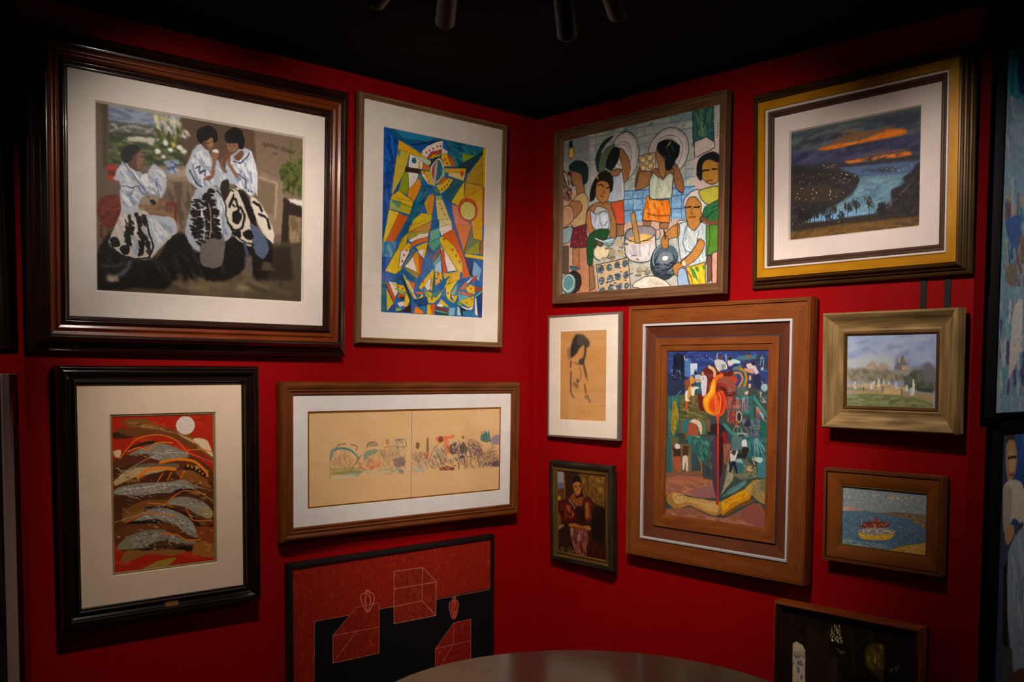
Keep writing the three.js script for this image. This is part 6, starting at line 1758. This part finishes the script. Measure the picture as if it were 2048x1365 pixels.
{
  const o = hang('framed_painting', 'orange collage of rolling hills under a pale disc, in a near-black glossy frame', [-1.111, 1.114, -3.197], 41.18, 0.54, 0.23), w = 0.644, h = 0.799, m = wood('#0d0806', '#22130d', 0.3, { coat: 0.9, coatRough: 0.1 });
  rails(o, 'frame_rail', w, h, [[-0.006, -0.036], ...arc(-0.006, -0.03, -0.004, -0.012, 0.001), [-0.0035, -0.009], ...arc(-0.004, -0.008, 0.008, -0.002, 0.0045, 10), [0.0085, -0.006], ...arc(0.009, -0.004, 0.02, -0.008, 0.004, 9), ...arc(0.021, -0.011, 0.038, -0.017, -0.003), [0.0375, -0.014], ...arc(0.038, -0.012, 0.046, -0.013, 0.0045, 10), [0.047, -0.019], ...arc(0.0475, -0.017, 0.0525, -0.02, 0.0015), [0.053, -0.024]], -0.05, m);
  mount(o, 'mat', w - 0.1, h - 0.1, 0, 0, 0.346, 0.507, 0.003, -0.003, -0.024, tan, 0.003, 0.002);
  mount(o, 'inner_mat', 0.37, 0.53, 0.003, -0.003, 0.332, 0.493, 0.003, -0.003, -0.0275, board('#8a7a4e', 0.7), 0.002, 0.0025);
  sheet(o, 'collage_sheet', 0.36, 0.52, 0.003, -0.003, -0.03, ART.hills, 0.002);
  pane(o, w - 0.104, h - 0.104, 0, 0, -0.0225);
  const pl = mesh('plaque', new RoundedBoxGeometry(0.045, 0.02, 0.0015, 2, 0.0006).rotateX(-0.2).translate(0.012, -h / 2 + 0.03, -0.0135), plain(0xb9823c, 0.35, { metalness: 0.7 }), o);
  pl.userData.label = 'small brass name plate';
}
{
  const o = hang('framed_drawing', 'long tinted pencil study of a procession on two buff sheets, brown wooden frame', [-0.385, 1.182, -3.86], 42.34, 0.55, -0.07), w = 1.131, h = 0.563, m = wood('#54290f', '#763d17', 0.4, { coat: 0.4, coatRough: 0.2 });
  rails(o, 'frame_rail', w, h, [[-0.004, -0.02], [-0.004, -0.012], ...arc(-0.003, -0.009, 0.02, -0.002, 0.007, 9), [0.0205, -0.006], [0.0235, -0.006], ...arc(0.024, -0.0035, 0.032, -0.004, 0.002), [0.0325, -0.007], [0.035, -0.007], ...arc(0.0355, -0.0055, 0.044, -0.006, 0.0015), [0.0462, -0.0105]], -0.034, m);
  mount(o, 'mat', w - 0.08, h - 0.08, 0, 0, 0.924, 0.349, 0.003, 0.003, -0.0098, coolWhite, 0.003, 0.0015);
  rails(o, 'gilt_fillet', 0.926, 0.351, [[0, -0.0122], [0.0006, -0.0112], [0.0055, -0.0112], [0.006, -0.0125]], -0.0135, plain(0xa87526, 0.35, { metalness: 0.6 }), 0.003, 0.003);
  for (const s of [-1, 1]) sheet(o, 'drawing_sheet', 0.463, 0.356, 0.003 + s * 0.2325, 0.003, -0.0136, s < 0 ? ART.longLeft : ART.longRight, 0.0015);
  pane(o, w - 0.085, h - 0.085, 0, 0, -0.0086);
}
{
  const c = onWall('B', -0.764, 0.46, 0.03), o = hang('framed_painting', 'red and black painting of outlined boxes and little vases, thin black frame', c.toArray(), 43, 0.3, 0.2), w = 0.988, h = 0.72, m = plain(0x060506, 0.5);
  rails(o, 'frame_rail', w, h, [[0, -0.003], [0.001, -0.0005], [0.0025, 0], [0.018, 0], [0.019, -0.002], [0.0195, -0.008]], -0.027, m);
  sheet(o, 'canvas', w - 0.036, h - 0.036, 0, 0, -0.006, ART.boxes);
}
// ------------------------------------------------------------------ framed works, right wall
{
  const o = hang('framed_painting', 'painting of women cooking in a blue tiled kitchen, weathered brown frame', [0.461, 2.158, -3.941], -48.19, 0.15, -0.22), w = 0.883, h = 0.722, m = wood('#523721', '#7c583a', 0.6, { bump: 0.0004 });
  rails(o, 'frame_rail', w, h, [[0, -0.008], [0, -0.003], ...arc(0.001, -0.002, 0.009, -0.001, 0.0015), [0.01, -0.005], [0.012, -0.005], [0.0125, -0.003], [0.024, -0.006], [0.0245, -0.0105], ...arc(0.025, -0.01, 0.0405, -0.02, 0.0015), [0.0425, -0.025]], -0.034, m);
  sheet(o, 'canvas', 0.806, 0.65, 0, 0.001, -0.023, ART.kitchen);
}
{
  const o = hang('framed_painting', 'dusk view over a river bend with palms, in a gold and bronze frame', [1.087, 2.145, -3.27], -47.75, 1.13, 0.19), w = 0.715, h = 0.619, bronze = wood('#3a2812', '#5e4420', 0.35, { metal: 0.35 }), gold = wood('#a8700c', '#cc8c14', 0.4, { metal: 0.1, k: 0.25, bump: 0.00005 });
  rails(o, 'outer_moulding', w, h, [[-0.03, -0.036], ...arc(-0.03, -0.034, -0.018, -0.027, 0.003), [-0.017, -0.028], ...arc(-0.016, -0.024, -0.006, -0.015, 0.003), [-0.006, -0.012], ...arc(-0.005, -0.009, 0.004, -0.001, 0.003), [0.0055, -0.003], [0.0058, -0.007]], -0.042, bronze);
  rails(o, 'gold_band', w - 0.014, h - 0.014, [[0, -0.008], [0.001, -0.005], [0.0275, -0.0035], [0.0285, -0.007]], -0.04, gold);
  rails(o, 'silver_fillet', w - 0.073, h - 0.073, [[0, -0.009], ...arc(0.0005, -0.007, 0.008, -0.008, 0.004), [0.0085, -0.012]], -0.04, plain(0xe8e0d6, 0.35, { metalness: 0.15, clearcoat: 0.5 }));
  rails(o, 'inner_moulding', w - 0.09, h - 0.09, [[0, -0.012], ...arc(0.001, -0.011, 0.01, -0.012, 0.002), [0.0105, -0.016], ...arc(0.011, -0.015, 0.019, -0.017, 0.002), [0.0195, -0.02], [0.0245, -0.022]], -0.04, wood('#3f2a20', '#5a4034', 0.4));
  mount(o, 'mat', w - 0.13, h - 0.13, -0.002, 0.001, 0.455, 0.363, -0.004, 0.003, -0.0205, board('#e5d3cb', 0.6, 0.00006), 0.008, 0.004);
  sheet(o, 'canvas', 0.475, 0.383, -0.004, 0.003, -0.0286, ART.river);
}
{
  const o = hang('framed_drawing', 'charcoal figure sketch on brown paper in cream mat, thin pewter frame', [0.29, 1.491, -4.153], -47.12, -0.13, 0.24), w = 0.407, h = 0.52;
  rails(o, 'frame_rail', w, h, [[0, -0.002], [0.001, -0.0003], [0.002, 0], [0.0075, 0], [0.0085, -0.001], [0.009, -0.004]], -0.022, plain(0x8a7c72, 0.35, { metalness: 0.5 }));
  mount(o, 'mat', w - 0.014, h - 0.014, 0, 0, 0.262, 0.371, -0.001, 0.002, -0.0035, board('#e6d8c8', 0.75), 0.0025, 0.0015);
  sheet(o, 'drawing_sheet', 0.275, 0.384, -0.001, 0.002, -0.0061, ART.sketch, 0.0015);
  pane(o, w - 0.016, h - 0.016, 0, 0, -0.0024);
}
{
  const o = hang('framed_painting', 'small dark oil portrait of a seated smiling woman, old blackened gilt frame', [0.283, 0.912, -4.135], -48.49, 1.8, -0.08), w = 0.361, h = 0.43;
  rails(o, 'outer_moulding', w, h, [[-0.003, -0.014], ...arc(-0.003, -0.01, 0.012, -0.001, 0.004), [0.0135, -0.004], ...arc(0.014, -0.003, 0.019, -0.005, 0.0015), [0.0195, -0.007]], -0.03, wood('#14100b', '#3a2f22', 0.5, { bump: 0.0012, k: 0.5 }));
  rails(o, 'gilt_slope', w - 0.039, h - 0.039, [[0, -0.006], ...arc(0.0005, -0.005, 0.012, -0.01, -0.002), [0.0125, -0.012], ...arc(0.013, -0.009, 0.0205, -0.01, 0.002), [0.0225, -0.014]], -0.028, wood('#4a3416', '#7a5a28', 0.42, { metal: 0.4, k: 0.5, bump: 0.0005 }));
  sheet(o, 'canvas', 0.284, 0.358, -0.003, -0.002, -0.0125, ART.portrait);
}
{
  const o = hang('framed_painting', 'painting of a dripping heart over an outstretched arm, large stepped teak frame with silver line', [0.729, 1.274, -3.658], -47.63, 0.23, -0.23), w = 0.805, h = 0.986, teak = wood('#64300d', '#86481a', 0.5, { coat: 0.15 }), dark = wood('#4c2413', '#66341c', 0.5);
  rails(o, 'outer_moulding', w, h, [[0, -0.004], [0.0015, -0.0005], [0.006, 0], [0.0065, -0.0015], [0.008, -0.0015], [0.0085, 0], [0.0135, -0.0005], [0.0138, -0.0075]], -0.045, teak);
  rails(o, 'flat_rail', w - 0.0284, h - 0.0284, [[0, -0.0075], [0.001, -0.006], [0.055, -0.007], [0.0555, -0.01]], -0.044, teak);
  rails(o, 'silver_fillet', w - 0.141, h - 0.141, [[0, -0.009], [0.0008, -0.003], [0.0018, -0.0025], [0.0085, -0.0025], [0.0095, -0.0035], [0.01, -0.014]], -0.043, plain(0xc2bcbc, 0.4, { metalness: 0.15 }));
  rails(o, 'dark_slope', w - 0.162, h - 0.162, [[0, -0.012], [0.001, -0.0115], [0.0425, -0.022], [0.0428, -0.024]], -0.043, dark);
  rails(o, 'blue_line', w - 0.2478, h - 0.2478, [[0, -0.024], [0.0004, -0.0215], [0.0028, -0.0215], [0.0032, -0.024]], -0.043, plain(0x2a3350, 0.6));
  rails(o, 'inner_moulding', w - 0.2545, h - 0.2545, [[0, -0.024], [0.0005, -0.0155], [0.0015, -0.0145], [0.0265, -0.015], [0.027, -0.0195], [0.0285, -0.0195], [0.0495, -0.024], [0.05, -0.03]], -0.043, teak);
  sheet(o, 'canvas', 0.456, 0.64, 0, 0, -0.0285, ART.heart);
}
{
  const o = hang('framed_painting', 'small park landscape with statues and towers, in a wide hollow driftwood-silver frame', [1.18, 1.515, -3.153], -48.06, 1.65, -0.07), w = 0.45, h = 0.382, drift = wood('#6a5230', '#c09c66', 0.42, { bump: 0.0006, k: 0.8, metal: 0.1, spec: 0.7 });
  rails(o, 'frame_rail', w, h, [[0, -0.012], ...arc(0.001, -0.004, 0.012, -0.003, 0.004), [0.016, -0.004], ...arc(0.018, -0.006, 0.056, -0.026, -0.005, 9), ...arc(0.057, -0.026, 0.066, -0.026, 0.002)], -0.055, drift);
  rails(o, 'bronze_lip', w - 0.13, h - 0.13, [[0, -0.027], ...arc(0.0005, -0.0245, 0.008, -0.026, 0.0025), [0.0115, -0.028], [0.012, -0.031]], -0.05, wood('#4e331a', '#7a5228', 0.4, { metal: 0.3 }));
  sheet(o, 'canvas', 0.3, 0.24, -0.002, -0.002, -0.0295, ART.castle);
}
{
  const o = hang('framed_painting', 'small painting of a yellow ferry in a blue bay, sloping brown wooden frame', [1.186, 1.036, -3.181], -46.77, 0.7, 0.08), w = 0.401, h = 0.311, m = wood('#6e380d', '#8a4a16', 0.5);
  rails(o, 'outer_rail', w, h, [[0, -0.003], [0.0005, 0], [0.0095, 0], [0.01, -0.012]], -0.04, wood('#5a2c10', '#74401c', 0.5));
  rails(o, 'bevel_rail', w - 0.024, h - 0.024, [[0, -0.016], [0.0005, -0.0045], [0.0025, -0.004], [0.0425, -0.0185], [0.0435, -0.021]], -0.038, m);
  rails(o, 'gilt_lip', w - 0.111, h - 0.111, [[0, -0.0205], [0.0004, -0.018], [0.0025, -0.018], [0.003, -0.0255]], -0.038, plain(0x8a7440, 0.45, { metalness: 0.4 }));
  sheet(o, 'canvas', 0.3, 0.2, -0.001, -0.003, -0.024, ART.boat);
}
{
  const c = onWall('D', 1.0855, 0.481, 0.063), o = hang('framed_painting', 'dark church interior with a lit arched window, reddish stepped frame, lowest on the right wall', c.toArray(), -47.4, 0.2, 0), w = 0.523, h = 0.46, m = wood('#5e2509', '#8f4512', 0.45, { coat: 0.3 });
  rails(o, 'outer_moulding', w, h, [[-0.002, -0.04], [-0.002, -0.012], ...arc(-0.001, -0.009, 0.008, -0.001, 0.003), [0.009, -0.006]], -0.058, m);
  rails(o, 'inner_moulding', w - 0.018, h - 0.018, [[0, -0.008], ...arc(0.0005, -0.006, 0.009, -0.01, 0.002), [0.0095, -0.014], ...arc(0.01, -0.013, 0.018, -0.018, 0.0015), [0.0215, -0.024]], -0.056, wood('#241008', '#3c1d0e', 0.35, { coat: 0.5 }));
  sheet(o, 'canvas', w - 0.055, h - 0.055, 0, 0, -0.0235, ART.church);
}
for (const [s, n] of [[1.297, 'left'], [1.373, 'right']]) {
  const g = new RoundedBoxGeometry(0.02, 0.46, 0.002, 2, 0.0006), m = mesh('hanging_strap', g, plain(0x141611, 0.5, { metalness: 0.4 }));
  m.position.copy(onWall('D', s, 1.78, 0.0015)); m.rotation.y = YAW.D * D;
  m.userData = { label: `dark metal hanging strap above the park landscape, ${n} one of the pair`, category: 'strap', group: 'hanging straps above the park landscape' };
}
{
  const nail = mesh('wall_nail', new THREE.LatheGeometry([[0.0001, 0.012], [0.003, 0.0118], [0.0032, 0.011], [0.0012, 0.0105], [0.0012, 0]].map(([x, y]) => new THREE.Vector2(x, y)).reverse(), 12).rotateX(Math.PI / 2), plain(0xcfc8c0, 0.4, { metalness: 0.5 }));
  nail.position.copy(onWall('A', -0.11, 1.568)); nail.rotation.y = YAW.A * D; nail.userData = { label: 'small pale nail in the red wall below the three women', category: 'nail' };
  for (const [s, y, w] of [[1.115, 0.79, 'church interior'], [1.33, 0.72, 'ferry painting']]) {
    const d = mesh('paint_blob', new THREE.SphereGeometry(0.0045, 12, 6, 0, Math.PI * 2, 0, Math.PI / 2).scale(1, 0.5, 1.2).rotateX(Math.PI / 2), redGloss);
    d.position.copy(onWall('D', s, y, 0)); d.rotation.y = YAW.D * D; d.userData = { label: `tiny glossy red paint blob on the wall by the ${w}`, category: 'paint blob' };
  }
}
// ------------------------------------------------------------------ works at the edges of the view
{
  const black = plain(0x060505, 0.6, { specularIntensity: 0.25 });
  let w = 0.95, h = 1.16, o = hang('framed_painting', 'tall pale blue abstract canvas with thick paint, deep black frame, upper right edge', onWall('E', 0.08 + w / 2, 1.953, 0.04).toArray(), 43, 0, 0);
  rails(o, 'frame_rail', w, h, [[0, -0.002], [0.001, 0], [0.014, 0], [0.015, -0.004]], -0.038, black);
  sheet(o, 'canvas', w - 0.028, h - 0.028, 0, 0, -0.003, ART.blue);
  w = 0.9; h = 1.0; o = hang('framed_painting', 'painting of a pale man with a walking stick, wide black frame, lower right edge', onWall('E', 0.128 + w / 2, 0.858, 0.045).toArray(), 43, 0, 0);
  rails(o, 'frame_rail', w, h, [[0, -0.004], ...arc(0.001, -0.002, 0.03, -0.003, 0.002), [0.033, -0.008], [0.045, -0.012]], -0.043, black);
  sheet(o, 'canvas', w - 0.086, h - 0.06, 0, 0.008, -0.0115, ART.man);
  w = 0.7; h = 0.9; o = hang('framed_painting', 'dark framed work with a brown edge, upper left edge of view', onWall('F', -0.048 - w / 2, 1.572 + h / 2, 0.035).toArray(), -46, 0, 0);
  rails(o, 'frame_rail', w, h, [[0, -0.003], [0.002, 0], [0.03, -0.004], [0.031, -0.008]], -0.033, wood('#140c08', '#2a180e', 0.4, { coat: 0.4 }));
  sheet(o, 'canvas', w - 0.06, h - 0.06, 0, 0, -0.008, ART.dim);
  w = 0.7; h = 1.15; o = hang('unframed_canvas', 'unframed stretched canvas with a grey brown edge, lower left edge of view', onWall('F', -0.062 - w / 2, 1.492 - h / 2, 0.047).toArray(), -46, 0, 0);
  mesh('stretched_cloth', new RoundedBoxGeometry(w, h, 0.044, 3, 0.003).translate(0, 0, -0.023), plain(0x94796c, 0.85), o);
  sheet(o, 'painted_face', w - 0.008, h - 0.008, 0, 0, 0.0002, ART.dim, 0.001);
}
// ------------------------------------------------------------------ round table
{
  const o = thing('round_table', 'round brown wooden table in front of the corner', 'table'); o.position.set(0.182, 0, -2.149);
  const r = 0.521, map = wood('#4a2f1e', '#74502f', 0.3, { k: 0.6, bump: 0.00008 }); map.clearcoat = 0.35; map.clearcoatRoughness = 0.12;
  const prof = [[0.001, -0.028], [r - 0.012, -0.028], [r - 0.003, -0.022], [r, -0.012], [r - 0.001, -0.004], [r - 0.004, 0], [0.001, 0]].map(([x, y]) => new THREE.Vector2(x, y));
  const g = toCreasedNormals(new THREE.LatheGeometry(prof, 128), 0.6), p = g.attributes.position, uv = g.attributes.uv;
  for (let i = 0; i < p.count; i++) uv.setXY(i, p.getX(i), p.getZ(i) * 0.5);
  mesh('table_top', g.translate(0, 0.75, 0), map, o);
  const leg = [[0.001, 0], [0.26, 0], [0.262, 0.01], [0.24, 0.02], [0.06, 0.035], [0.035, 0.07], [0.032, 0.6], [0.05, 0.68], [0.12, 0.7219]].map(([x, y]) => new THREE.Vector2(x, y));
  mesh('pedestal', new THREE.LatheGeometry(leg, 48), blackMetal, o);
}
// ------------------------------------------------------------------ track lighting
const warmGlow = new THREE.MeshStandardMaterial({ color: 0x000000, emissive: LAMP_COLOR, emissiveIntensity: 3 });
function trackHead(lamp, label) {
  const o = thing('track_spotlight', label, 'spotlight', 'track spotlights on the black ceiling');
  const lens = V(...lamp.at), dir = V(...lamp.aim).sub(lens).normalize(), pivot = lens.clone().addScaledVector(dir, -0.1);
  o.position.set(pivot.x, CEIL, pivot.z);
  const q = new THREE.Quaternion().setFromUnitVectors(V(0, -1, 0), dir), place = (g) => g.applyQuaternion(q).translate(0, pivot.y - CEIL, 0);
  const body = [[0.001, 0.03], [0.018, 0.03], [0.024, 0.024], [0.026, 0.012], [0.026, -0.108], [0.0245, -0.11], [0.023, -0.108], [0.022, -0.09], [0.001, -0.088]].map(([x, y]) => new THREE.Vector2(x, y)).reverse();
  mesh('housing', place(new THREE.LatheGeometry(body, 32)), blackMetal, o);
  const stem = -(pivot.y - CEIL) - 0.02;
  mesh('stem', new THREE.CylinderGeometry(0.006, 0.006, stem, 12).translate(0, -stem / 2 - 0.004, 0), blackMetal, o);
  mesh('yoke', new THREE.TorusGeometry(0.031, 0.003, 8, 24, Math.PI).translate(0, pivot.y - CEIL, 0), blackMetal, o);
  mesh('adaptor', new RoundedBoxGeometry(0.06, 0.02, 0.034, 2, 0.003).translate(0, -0.012 - 0.022, 0), blackMetal, o);
  mesh('lamp_lens', place(new THREE.CylinderGeometry(0.0215, 0.0215, 0.003, 24).translate(0, -0.0945, 0)), warmGlow, o);
  const l = new THREE.SpotLight(LAMP_COLOR, lamp.cd, 0, lamp.half * D, lamp.pen, 2); l.name = 'lamp_beam';
  l.position.copy(lens.clone().addScaledVector(dir, 0.012).sub(o.position)); l.target.position.copy(V(...lamp.aim).sub(o.position)); l.castShadow = true; l.shadow.radius = 0.9; l.shadow.mapSize.set(1024, 1024);
  o.add(l, l.target);
}
{
  const t = mesh('lighting_track', new RoundedBoxGeometry(2.4, 0.022, 0.036, 2, 0.002), blackMetal); t.position.set(0, CEIL - 0.0115, -2.45);
  t.userData = { label: 'black lighting track fixed to the ceiling', category: 'track' };
  for (const [x, z, side] of [[2.5, -2.2, 'right'], [-2.5, -2.1, 'left']]) { const k = mesh('lighting_track', new RoundedBoxGeometry(0.8, 0.022, 0.036, 2, 0.002), blackMetal); k.position.set(x, CEIL - 0.0115, z); k.userData = { label: `short black lighting track out of view to the ${side}`, category: 'track' }; }
  LAMPS.forEach((l) => trackHead(l, l.label));
}


scene.traverse((o) => { if (o.isMesh) { o.castShadow = true; o.receiveShadow = true; } });
renderer.render(scene, camera);
